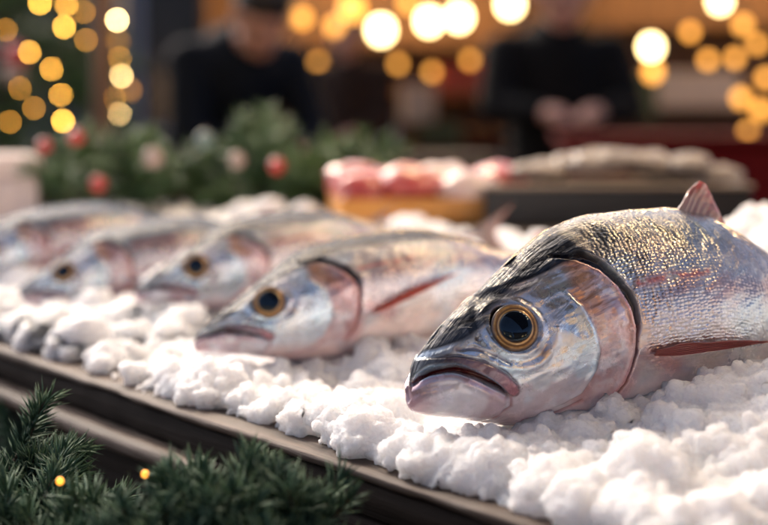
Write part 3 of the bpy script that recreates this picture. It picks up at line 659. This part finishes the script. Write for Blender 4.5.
# the bright rosette near the middle and the small sprig by the board
for x, y, D, L in ((222, 508, .46, .033), (268, 535, .45, .030), (50, 510, .52, .036), (0, 462, .56, .040), (118, 540, .475, .032), (176, 538, .455, .032), (15, 535, .50, .038), (240, 548, .445, .032), (75, 560, .47, .032)):
    for k in range(10):
        a = k*.63+x; D_ = D*.93; spray(gl, px(x, y, D_)+np.array([0, 0, -.012]), (math.cos(a)*.95, math.sin(a)*.45-.3, .45+.35*math.sin(a*2.3)), L*.93, g, .013, .0013, 2800, 4)
for d in ((-.25, -.1, 1), (.2, -.1, 1.1), (.5, -.2, .7)):
    branch(gl, [twig_path(px(315, 540, .435), d, .026, g)], .013, .0012, 1700, g, spread=(.4, .8))
vine = MB(); vine.tube([P(t, -.045, -.10+.01*math.sin(t*30)) for t in np.linspace(.05, .7, 30)], .003, 8); vine.build('stem', M['twig'], gl)
for x, y, D in ((60, 481, .43), (145, 474, .43)):
    MB().ball(px(x, y, D), .0013, 12, 8).build('fairy_light', M['fairy_near'], gl)
MB().ball(px(6, 514, .51), .004, 14, 10).build('berry', M['red'], gl)

rg = thing('fir_garland', 'blurred fir garland with red baubles laid on the rear of the stall behind the fish', 'garland', (0, 0, 0))
g = np.random.default_rng(5)
for i in range(85):
    x = g.uniform(64, 368); D = g.uniform(1.30, 1.55); y = 206-g.uniform(0, 34)
    spray(rg, px(x, y, D), (g.uniform(-1, 1), g.uniform(-1, .4), g.uniform(0, .9)), g.uniform(.04, .065), g, .024, .004, 620, 3, 'needle_far')
for k in range(7): spray(rg, px(268+g.uniform(-10, 10), 172-k*4, 1.4), (g.uniform(-.5, .5), g.uniform(-.4, .2), 1), .045, g, .024, .004, 520, 3, 'needle_far')
vine = MB(); vine.tube([px(x, 195+4*math.sin(x*.1), 1.42) for x in range(30, 350, 12)], .008, 8); vine.build('stem', M['twig'], rg)
def bauble(x, y, D, r, mat, label, group=None):
    o = thing('bauble', label, 'bauble', tuple(px(x, y, D)), 0, group); MB().ball((0, 0, 0), r, 24, 16).build('glass_ball', M[mat], o)
    MB().tube([(0, 0, r*.9), (0, 0, r*1.15)], r*.22, 12).build('cap', M['rim'], o)
    mb = MB(); mb.tube([(r*.12*math.cos(q), 0, r*1.25+r*.12*math.sin(q)) for q in np.linspace(0, 6.28, 12)], r*.025, 6); mb.build('hanging_loop', M['rim'], o)
for x, y, r, l in ((76, 137, .008, 'bright red bauble at the top left of the rear fir garland'), (44, 146, .007, 'dim red bauble at the left end of the rear fir garland'), (98, 184, .008, 'low red bauble on the rear fir garland above the left fish'), (277, 166, .008, 'red bauble on the tall green tuft of the rear garland')):
    bauble(x, y, 1.27, r, 'red', l, 'red baubles on the rear garland')
for x, y, r, l, mt in ((153, 158, .010, 'large pale bauble in the middle of the rear garland', 'white'), (205, 140, .009, 'pale teal bauble high on the rear garland', 'teal'), (237, 160, .008, 'small pale bauble right of the teal one on the rear garland', 'white')):
    bauble(x, y, 1.27, r, mt, l, 'pale baubles on the rear garland')

# ------------------------------------------------------------------ trays and boxes at the back of the stall
def tray(label, c, size, rz, wall, mat, rim=None, name='tray', cat='tray'):
    o = thing(name, label, cat, tuple(c), rz); x, y, h = size; k = wall
    mb = MB(); mb.box((0, 0, k/2), (x, y, k), ch=k*.3)
    for sx in (-1, 1): mb.box((sx*(x/2-k/2), 0, h/2+k/2), (k, y-2*k-.0004, h-k), ch=k*.2)
    for sy in (-1, 1): mb.box((0, sy*(y/2-k/2), h/2+k/2), (x, k, h-k), ch=k*.2)
    mb.build('pan', M[mat], o, False)
    if rim:
        mb = MB(); r = k*.4
        q = [(-x/2, -y/2), (x/2, -y/2), (x/2, y/2), (-x/2, y/2)]
        for a, b2 in zip(q, q[1:]+q[:1]): mb.tube([(a[0], a[1], h+r*.6), (b2[0], b2[1], h+r*.6)], r, 10, True)
        mb.build('rim', M[rim], o)
    return o
def lump(name, label, cat, c, r, mat, seed, group):
    v, f = ico(3); n = fbm(v[:, 0]*2+seed, v[:, 1]*2, v[:, 2]*2+9, seed)-.5; v = v*(1+.55*n[:, None])*np.array(r); v[:, 2] = np.maximum(v[:, 2], -r[2]*.6)
    o = link(name, mesh(name, v, f), M[mat]); o.location = tuple(c); return tag(o, label, cat, group)
SH = .036
tray('shallow amber tray of raw meat behind the second fish', (.035, 1.20, SH), (.165, .13, .022), .12, .004, 'orange')
g = np.random.default_rng(3)
mt = [(-.052,-.03),(-.01,-.035),(.04,-.035),(.07,-.01),(-.03,.015),(.02,.02),(.055,.035),(-.06,.035),(0,.05)]
for i, (x, y) in enumerate(mt):
    red = i % 3 != 2
    lump('meat_cut' if red else 'fillet', 'red cut of raw meat piled in the amber tray' if red else 'pale pink fillet piled in the amber tray', 'meat' if red else 'fillet', (.035+x, 1.20+y, SH+.026+.006*(i % 2)), (.03, .024, .019), 'meat' if red else 'fat', i, 'red meat in the amber tray' if red else 'pale fillets in the amber tray')
tray('black tray with a pale rim heaped with shells behind the front fish', (.205, 1.20, SH-.004), (.235, .15, .036), .03, .005, 'black', 'rim')
for i in range(30):
    x, y = g.uniform(-.085, .10), g.uniform(-.055, .055); hh = .012*math.exp(-((x-.02)/.05)**2)
    lump('shell', 'pale grey shell heaped in the black tray', 'shell', (.205+x, 1.20+y, SH+.034+hh*1.3+g.uniform(0, .012)), (g.uniform(.015, .024), g.uniform(.012, .018), g.uniform(.007, .012)), 'shell', i+20, 'shells heaped in the black tray')
fb = thing('foam_box', 'pale polystyrene box at the far left beyond the fish', 'box', tuple(px(4, 250, 1.36)), .35)
MB().box((-.02, 0, .04), (.10, .13, .08), ch=.004).build('box_base', M['foam'], fb, False); MB().box((-.02, 0, .091), (.106, .136, .021), ch=.004).build('lid', M['foam'], fb, False)

# ------------------------------------------------------------------ people behind the stall
def capsules(segs, name, mat, parent, voxel):
    mb = MB()
    for a, b2, ra, rb in segs:
        A, B2 = Vector(a), Vector(b2)
        if (A-B2).length < 1e-5: mb.ball(a, ra, 16, 12)
        else: mb.tube([A.lerp(B2, q) for q in (0, .25, .5, .75, 1)], [ra*(1-q)+rb*q for q in (0, .25, .5, .75, 1)], 16, True)
    o = mb.build(name, mat, parent); md = o.modifiers.new('fuse', 'REMESH'); md.mode = 'VOXEL'; md.voxel_size = voxel; md.use_smooth_shade = True
    s = o.modifiers.new('soften', 'SMOOTH'); s.factor = .5; s.iterations = 5; return o
def person(label, loc, rz, jacket, lean=0.0, scale=1.0, nod=0.0, hands=((-.05, -.30, 1.05), (.06, -.31, 1.06)), hood=False, cap=False):
    o = thing('person', label, 'person', loc, rz); o.scale = (scale,)*3
    def L(p):     # bend the upper body forward about the hips
        x, y, z = p
        if z <= .95: return (x, y, z)
        c, s = math.cos(lean), math.sin(lean); dz = z-.95; return (x, y*c-dz*s, .95+y*s+dz*c)
    hip = [(.09, 0, .92), (-.09, 0, .92)]; sh = [L((.19, 0, 1.42)), L((-.19, 0, 1.42))]; neck = L((0, .0, 1.50))
    hc = Vector(L((0, -.03, 1.64))) + Vector((0, -.10*nod, -.05*nod)); f = Vector((0, -math.cos(nod), -math.sin(nod))); u = Vector((0, -math.sin(nod), math.cos(nod)))
    S = [((0, 0, .95), L((0, 0, 1.2)), .15, .15), (L((0, 0, 1.2)), L((0, 0, 1.38)), .155, .15), (sh[0], sh[1], .075, .075), (L((0, 0, 1.42)), neck, .07, .058), (neck, tuple(hc-u*.04), .058, .06),
         (tuple(hc+u*.035), tuple(hc+u*.035-f*.02), .096, .098), (tuple(hc-u*.04+f*.018), tuple(hc-u*.075+f*.028), .072, .05), (tuple(hc+f*.085+u*.012), tuple(hc+f*.108-u*.022), .012, .019)]
    for k in (-1, 1): S += [(tuple(hc+Vector((k*.09, 0, 0))-u*.01), tuple(hc+Vector((k*.096, 0, 0))+u*.03), .014, .018)]
    J = [((0, 0, .84), L((0, 0, 1.2)), .185, .18), (L((0, 0, 1.2)), L((0, .01, 1.38)), .18, .175), (L((.18, .0, 1.40)), L((-.18, 0, 1.40)), .098, .098), (L((0, 0, 1.44)), L((0, .0, 1.50)), .10, .085)]
    Tt = []; Bt = []
    for i, k in enumerate((1, -1)):
        h = hands[1-i] if hands[0][0] < hands[1][0] else hands[i]; h = Vector(h); s = Vector(sh[i]); e = (s+h)/2+Vector((k*.11, .05, -.10)); w = h+(e-h).normalized()*.085
        S += [(tuple(s), tuple(e), .05, .04), (tuple(e), tuple(w), .04, .028)]; J += [(tuple(s), tuple(e), .082, .068), (tuple(e), tuple(w), .066, .05)]
        dirn = (h-w).normalized(); side = Vector((-k, 0, 0)); S.append((tuple(w), tuple(h), .03, .036))
        acr = dirn.cross(Vector((0, 0, 1))); acr.normalize(); dn = dirn.cross(acr); dn = -dn if dn.z > 0 else dn
        for q, (off, ln) in enumerate(((-.030, .034), (-.010, .040), (.010, .037), (.030, .028))):
            a = h+acr*off; m1 = a+dirn*ln; m2 = m1+(dirn*.5+dn).normalized()*ln*.8; S += [(tuple(a), tuple(m1), .0105, .0095), (tuple(m1), tuple(m2), .0095, .008)]
        a = w+dirn*.03+acr*(-.034 if (acr.x*k) > 0 else .034); S.append((tuple(a), tuple(a+dirn*.045+(a-w-dirn*.03)*.5), .013, .010))
        kn = (k*.10, -.02, .50); an = (k*.10, .02, .09)
        S += [(hip[i], kn, .085, .058), (kn, an, .056, .038), (an, (k*.105, -.12, .035), .04, .03)]
        Tt += [(hip[i], kn, .10, .076), (kn, (k*.10, .02, .12), .074, .06)]; Bt += [((k*.10, .02, .13), (k*.10, .02, .06), .058, .055), ((k*.10, .02, .05), (k*.108, -.14, .045), .05, .042)]
    Tt.append(((.05, 0, .93), (-.05, 0, .93), .13, .13))
    capsules(S, 'body', M['skin'], o, .0075); capsules(J, 'jacket', M[jacket], o, .012); capsules(Tt, 'trousers', M['denim'], o, .015)
    for k in (0, 2): capsules(Bt[k:k+2], 'boot', M['leather'], o, .01)
    H = [(tuple(hc+u*.065-f*.02), tuple(hc+u*.06-f*.035), .10, .10), (tuple(hc-f*.055+u*.03), tuple(hc-f*.05-u*.05), .085, .06)]
    for k in (-1, 1): H.append((tuple(hc+Vector((k*.07, 0, 0))+u*.07), tuple(hc+Vector((k*.085, 0, 0))-f*.02+u*.03), .035, .022))
    capsules(H, 'hair', M['hair'], o, .009)
    for k in (-1, 1): MB().ball(tuple(hc+f*.083+Vector((k*.034, 0, 0))+u*.022), .012, 12, 8).build('eye', M['pupil'], o)
    MB().tube([tuple(hc+f*.083+Vector((x, 0, 0))-u*(.05+.002*abs(x)*40)) for x in (-.024, -.008, .008, .024)], .005, 8, True).build('mouth', M['meat'], o)
    if hood or cap:
        C2 = [(tuple(hc+u*.09-f*.01), tuple(hc+u*.10-f*.03), .105, .10)] if cap else [(L((-.08, .07, 1.47)), L((.08, .07, 1.47)), .08, .08)]
        capsules(C2, 'cap' if cap else 'hood', M['hair' if cap else jacket], o, .01)
    return o
person_ = person
def person(*a, **k):
    o = person_(*a, **k); o.scale[0] *= 1.12 if a[3] == 'blackcloth' else 1.0; return o
person('person in a black jacket behind the stall on the right, hands held together', (.65, 4.85, GROUND), .12, 'blackcloth', .06, .94, .35, ((-.075, -.36, 1.165), (.035, -.37, 1.17)))
person('person in a navy jacket on the left, bending over with head bowed', (-.62, 4.7, GROUND), .45, 'navy', .66, .97, .6, ((-.02, -.52, .98), (.12, -.52, .98)), cap=True)
person('distant person in brown clothes between the two people in front', (-.17, 7.1, GROUND), -.3, 'brown', .1, .93, .2)

# ------------------------------------------------------------------ Christmas tree
def xmas_tree(label, X, Y, height, rad, seed):
    g = np.random.default_rng(seed); o = thing('christmas_tree', label, 'tree', (X, Y, GROUND))
    MB().tube([(0, 0, 0), (0, 0, height*.5), (0, 0, height)], [.05, .032, .008], 10).build('trunk', M['twig'], o)
    paths = []
    for i in range(190):
        q = g.uniform(0, 1)**.8; z = .25+q*(height-.3); R = rad*(1-q)**.85+.05; a = g.uniform(0, 6.283); d = np.array([math.cos(a), math.sin(a), .12])
        main = twig_path((0, 0, z), d, R*g.uniform(.8, 1.1), g, .07, 7); paths.append(main)
        for k in (2, 3, 4, 5):
            for s in (-1, 1): paths.append(twig_path(main[k], d+np.array([-d[1], d[0], 0])*s*.9, R*.3, g, .05, 4))
    link('crown', mesh('crown', *needles(paths, .05, .007, 110, g)), M['needle_far'], o); return o
xmas_tree('dark green christmas tree with amber fairy lights at the far left', -1.12, 3.75, 2.3, .62, 3)
def light_string(label, pts, mat, r, cord_r=.002, name='light_string', mats=None, sock=.4):
    o = thing(name, label, 'string lights', tuple(pts[0])); p0 = np.array(pts[0]); q = [np.array(p)-p0 for p in pts]; cp = []
    for a, b2 in zip(q[:-1], q[1:]):
        sag = .05*np.linalg.norm(b2-a)
        for t in np.linspace(0, 1, 6)[:-1]: cp.append(tuple(a*(1-t)+b2*t+np.array([0, 0, r*1.6-sag*4*t*(1-t)])))
    cp.append(tuple(q[-1]+np.array([0, 0, r*1.6]))); MB().tube(cp, cord_r, 6).build('cord', M['cord'], o)
    for i, c in enumerate(q):
        k = r if not hasattr(mats, '__len__') else r*mats[i][1]; mm = mat if not hasattr(mats, '__len__') else mats[i][0]
        bl = MB().ball(tuple(c), (k, k, k*1.12), 16, 12).build('bulb', M[mm], o); MB().tube([(c[0], c[1], c[2]+k*1.02), (c[0], c[1], c[2]+r*1.75)], k*sock, 10).build('socket', M['cord'], bl)
    return o
light_string('amber fairy lights wound down the front of the christmas tree', [px(40, 3, 3.3), px(66, 5, 3.25), px(64, 27, 3.22), (px(52, 69, 3.2)), px(61, 95, 3.15), px(63, 121, 3.1), px(30, 52, 3.2)], 'fairy', .0042)
light_string('amber fairy lights hanging down the grey post beside the tree', [px(117, 20, 4.0), px(118, 40, 4.02), px(120, 58, 4.0), px(121, 76, 4.02), px(113, 99, 4.0), px(130, 90, 4.05), px(119, 115, 4.0)], 'fairy', .0048,
             mats=[('fairy_white', 1), ('bulb_warm', 2.4), ('fairy', 1), ('fairy_white', .85), ('fairy', 1), ('bulb_warm', 2), ('fairy_white', 1.15)])
bauble(16, 55, 3.1, .03, 'red', 'large red bauble on the christmas tree', 'tree baubles'); bauble(13, 74, 3.1, .026, 'white', 'white bauble under the red one on the christmas tree', 'tree baubles')
po = thing('lamp_post', 'grey steel post standing right of the christmas tree', 'post', (-.90, 4.3, GROUND)); MB().tube([(0, 0, .0), (0, 0, 3.2)], .035, 16).build('pole', M['steel'], po); MB().tube([(0, 0, 0), (0, 0, .06), (0, 0, .18)], [.09, .085, .04], 16).build('base', M['steel'], po)
MB().tube([(0, 0, 3.17), (0, 0, 3.26)], [.05, .02], 16).build('cap', M['steel'], po)
# festoon bulbs overhead
D = 5.2
light_string('row of bright round festoon bulbs strung above the right hand person', [px(352, 8, D), px(381, 30, D), px(429, 21, D), px(459, 17, D), px(510, 4, D), px(575, -30, D), px(640, -60, D)], 'bulb_white', .042, .004, mats=[('bulb_warm', 1), ('bulb_white', 1), ('bulb_white', .95), ('bulb_white', .95), ('bulb_white', .95), ('bulb_white', 1), ('bulb_white', 1)])
light_string('festoon bulbs, one of them a stand-in for a reflection, hanging on the right between the person and the wooden hut', [px(651, 47, 5.4), px(653, 72, 5.45), px(720, 1, 5.4), px(743, 25, 5.3), px(741, 98, 5.2), px(761, 110, 5.2), px(766, 78, 5.2)], 'bulb_white', .036, .004,  # second ball glows in place of a reflection, no bulb there
             mats=[('bulb_white', 1), ('bulb_warm', .85), ('bulb_white', .95), ('bulb_warm', .7), ('bulb_warm', .7), ('bulb_warm', .7), ('bulb_warm', .6)])
light_string('dim amber bulbs hanging between the left hand person and the festoon', [px(335, 26, 6.0), px(302, 18, 6.0), px(300, 76, 6.0), px(408, 3, 6.1)], 'bulb_warm', .03, .004)
light_string('small amber bulbs along the front of the middle market hut', [px(x, y, 7.8) for x, y in ((318, 62), (352, 98), (398, 64), (432, 72), (470, 60), (500, 66), (596, 44), (612, 84), (640, 20))], 'bulb_warm', .026, .004)
light_string('small amber bulbs at the right end of the market before the wooden hut', [px(x, y, 5.6) for x, y in ((690, 32), (708, 60), (735, 58), (757, 44), (748, 132), (765, 146))], 'bulb_warm', .022, .004)
light_string('small amber fairy lights deep in the left side of the christmas tree', [px(x, y, 3.3) for x, y in ((6, 30), (20, 88), (34, 108), (10, 122), (86, 40), (84, 12))], 'fairy_dim', .0034)
# unseen festoon and poles, added to warm the fish and ice
def pole(label, p):
    o = thing('added_pole', label, 'pole', (p[0], p[1], GROUND)); MB().tube([(0, 0, 0), (0, 0, 2.05)], .018, 12).build('shaft', M['hutwood'], o); MB().ball((0, 0, 2.06), .028, 12, 8).build('finial', M['hutwood'], o)
pA, pB = P(-.75, .66), P(1.75, .80)
pole('unseen wooden pole added at the right end of the fish bench', pA); pole('unseen wooden pole added at the left end of the fish bench', pB)
pts = [pA*(1-q)+pB*q+np.array([0, 0, .98-.55*q*(1-q)]) for q in np.linspace(0, 1, 9)]
light_string('unseen festoon bulbs added over the fish bench to warm the fish and ice', pts, 'bulb_added', .034, .004)

cn = thing('added_canopy', 'unseen navy canopy added over the fish bench to darken the reflections in the skin', 'canopy', tuple(P(0, 0, 1.08)), YAW)  # out of view, added to darken what the wet skin mirrors
v = []; f = []; na, nb = 26, 14
for i in range(na):
    for j in range(nb):
        y = -2.2+2.95*i/(na-1); x = -.36+.86*j/(nb-1); v.append((x, y, .10*(x+.36)/.86*2-.02*math.sin(math.pi*((y+2.2)/.74 % 1))))
for i in range(na-1):
    for j in range(nb-1): f.append((i*nb+j, i*nb+j+1, (i+1)*nb+j+1, (i+1)*nb+j))
c_ = link('canvas', mesh('canvas', v, f), M['canvas'], cn); md = c_.modifiers.new('cloth', 'SOLIDIFY'); md.thickness = .003
for y in (-2.17, -1.21, -.25, .71): MB().box((.07, y, .085), (.86, .03, .03), ch=.003).build('batten', M['hutwood'], cn, False)
# ------------------------------------------------------------------ market behind
def hut(label, X, Y, w, dpt, h, rz, lit):
    o = thing('market_hut', label, 'market stall', (X, Y, GROUND), rz)
    MB().box((0, dpt/2, h/2), (w, .04, h)).build('back_wall', M['hutwood'], o, False)
    for s in (-1, 1): MB().box((s*(w/2-.02), 0, h/2), (.04, dpt-.045, h)).build('side_wall', M['hutwood'], o, False)
    MB().box((0, -dpt/2+.1, .48), (w-.09, .06, .96), ch=.005).build('counter_front', M['redcloth'], o, False); MB().box((0, -dpt/2+.12, .985), (w+.02, .4, .04), ch=.005).build('counter_top', M['hutwood'], o, False)
    mb = MB(); 
    for s in (-1, 1): mb.box((0, s*(dpt/4+.06), h+.2), (w+.3, dpt/2+.22, .04), rx=-s*.5)
    mb.build('roof', M['darkwood'], o, False)
    for z in (1.25, 1.6): MB().box((0, dpt/2-.16, z), (w-.1, .26, .025)).build('shelf', M['hutwood'], o, False)
    if lit:
        lp = MB().tube([(-w*.4, -.15, h-.12), (w*.4, -.15, h-.12)], .02, 10, True).build('lamp', M['hut_lamp'], o); MB().box((0, -.15, h-.085), (w*.86, .06, .025)).build('lamp_housing', M['cord'], lp, False)
    return o
hut('open wooden market hut with a red cloth counter at the right', 2.0, 6.6, 2.6, 1.3, 2.25, -.15, True)
hut('open wooden market hut standing in the middle far behind', .1, 8.6, 2.6, 1.2, 2.2, .1, True)
gn = 0
def goods(x, y, D, w, h, mat, label):
    o = thing('goods_box', label, 'box', tuple(px(x, y, D)), random.uniform(-.2, .2), 'boxes of goods on the far stalls'); MB().box((0, 0, 0), (w, .16, h), ch=.008).build('carton', M[mat], o, False); MB().box((0, 0, h/2+.011), (w+.012, .172, .02), ch=.004).build('lid', M[mat], o, False)
for a in ((455, 82, 7.9, .22, .16, 'goods_red', 'red box on the middle hut between the two people'), (488, 80, 7.9, .17, .18, 'goods_red', 'second red box right of the first on the middle hut'), (418, 105, 7.9, .20, .22, 'goods_pale', 'cream box left of the red boxes on the middle hut'), (440, 135, 7.7, .26, .13, 'goods_green', 'olive box under the red boxes on the middle hut'),
          (385, 135, 7.6, .14, .2, 'goods_blue', 'pale blue box at the left end of the middle hut'), (690, 92, 6.3, .46, .16, 'goods_pale', 'wide cream box on the counter of the right hut'), (640, 100, 6.3, .16, .2, 'goods_green', 'olive box left of the cream one on the right hut')): goods(*a)
# low red stall front on the right, a grey market table
rt = thing('market_table', 'low market table draped in dark red cloth on the right', 'table', (.86, 3.35, GROUND), -.1)
MB().box((0, 0, .52), (.78, .5, 1.0), ch=.01).build('cloth', M['redcloth'], rt, False); MB().box((0, 0, 1.032), (.82, .54, .02), ch=.004).build('table_top', M['redcloth'], rt, False)
lt = thing('market_table', 'dark wooden market table in front of the left person', 'table', (-.35, 4.25, GROUND), .1)
MB().box((0, 0, .94), (1.5, .6, .04), ch=.005).build('table_top', M['darkwood'], lt, False); MB().box((0, -.28, .6), (1.44, .02, .6)).build('front_panel', M['darkwood'], lt, False)
for sx in (-1, 1):
    for sy in (-1, 1): MB().box((sx*.68, sy*.25, .46), (.05, .05, .92)).build('leg', M['darkwood'], lt, False)
def house(label, X, Y, w, h, mat, rz, wins):
    o = thing('house', label, 'house', (X, Y, GROUND), rz); MB().box((0, 1.5, h/2), (w, 3, h)).build('wall', M[mat], o, False)
    mb = MB(); v = [(-w/2-.2, -.25, h), (w/2+.2, -.25, h), (w/2+.2, 1.5, h+.9), (-w/2-.2, 1.5, h+.9), (w/2+.2, 3.25, h), (-w/2-.2, 3.25, h)]; mb.add(v, [(0,1,2,3),(3,2,4,5),(0,3,5),(1,4,2),(0,5,4,1)]); mb.build('roof', M['darkwood'], o, False)
    for x, z, ww, hh, lit in wins:
        f = MB()
        for sx in (-1, 1): f.box((x+sx*ww/2, -.02, z), (.06, .08, hh+.12))
        for sz in (-1, 1): f.box((x, -.02, z+sz*hh/2), (ww-.06, .078, .06))
        fo = f.build('window', M['steel'], o, False); MB().box((x, -.012, z), (ww-.055, .02, hh-.055)).build('pane', M['litpane' if lit else 'glass'], fo, False)
    return o
house('grey plastered house beyond the left hand person', -3.4, 9.6, 6.0, 3.3, 'plaster', .1, [(-1.2, 1.5, .8, 1.1, False), (.4, 1.5, .8, 1.1, False), (2.0, 1.6, .9, 1.2, False)])
house('brown plastered house with lit windows behind the market huts', 3.2, 10.6, 7.0, 3.4, 'brownplaster', -.05, [(-2.6, 1.6, 1.0, 1.3, True), (-.9, 1.6, 1.0, 1.3, False), (.9, 1.6, 1.0, 1.3, True), (2.6, 1.6, 1.0, 1.3, True)])
house('grey plastered house across the lane facing the fish bench', -3.0, -9.5, 8.0, 4.4, 'plaster', math.pi-.1, [(-2.4, 1.6, 1.0, 1.3, True), (0, 1.6, 1.0, 1.3, False), (2.4, 1.6, 1.0, 1.3, True)])
house('brown plastered house across the lane beside the grey one', 5.4, -8.6, 8.0, 4.2, 'brownplaster', math.pi+.1, [(-2.4, 1.6, 1.0, 1.3, True), (0, 1.6, 1.0, 1.3, True), (2.4, 1.6, 1.0, 1.3, False)])
structure(link('ground', mesh('ground', [(-400, -400, GROUND), (400, -400, GROUND), (400, 400, GROUND), (-400, 400, GROUND)], [(0, 1, 2, 3)], False), M['paving']))

# ------------------------------------------------------------------ light, sky, camera
EL, AZ = math.radians(37), math.radians(-32)       # sun behind the stall, to the right
w = bpy.data.worlds.new('World'); SC.world = w; w.use_nodes = True; nt = w.node_tree; bg = nt.nodes['Background']
sky = nt.nodes.new('ShaderNodeTexSky'); sky.sky_type = 'NISHITA'; sky.sun_disc = False; sky.sun_elevation = EL; sky.sun_rotation = AZ; sky.air_density = .35; sky.dust_density = 4.5; sky.ozone_density = 1.2
nt.links.new(sky.outputs[0], bg.inputs['Color']); bg.inputs['Strength'].default_value = .15
s = bpy.data.lights.new('sun', 'SUN'); s.energy = .8; s.angle = math.radians(5); s.color = (1, .80, .56); so = bpy.data.objects.new('sun', s); COL.objects.link(so)
sdir = Vector((math.sin(AZ)*math.cos(EL), math.cos(AZ)*math.cos(EL), math.sin(EL))); so.rotation_euler = sdir.to_track_quat('Z', 'Y').to_euler()
cam = bpy.data.cameras.new('camera'); co = bpy.data.objects.new('camera', cam); COL.objects.link(co); SC.camera = co
co.location = (0, 0, .128); co.rotation_euler = (math.pi/2, 0, 0); cam.lens = 60; cam.sensor_width = 36; cam.shift_y = -142.5/768; cam.clip_start = .01; cam.clip_end = 2000
cam.dof.use_dof = True; cam.dof.focus_distance = .497; cam.dof.aperture_fstop = 5.5
SC.view_settings.view_transform = 'Standard'; SC.view_settings.look = 'None'; SC.view_settings.exposure = 1.25; SC.view_settings.gamma = 1
SC.render.engine = 'CYCLES'; SC.cycles.use_denoising = True; SC.cycles.max_bounces = 8; SC.cycles.sample_clamp_indirect = 8
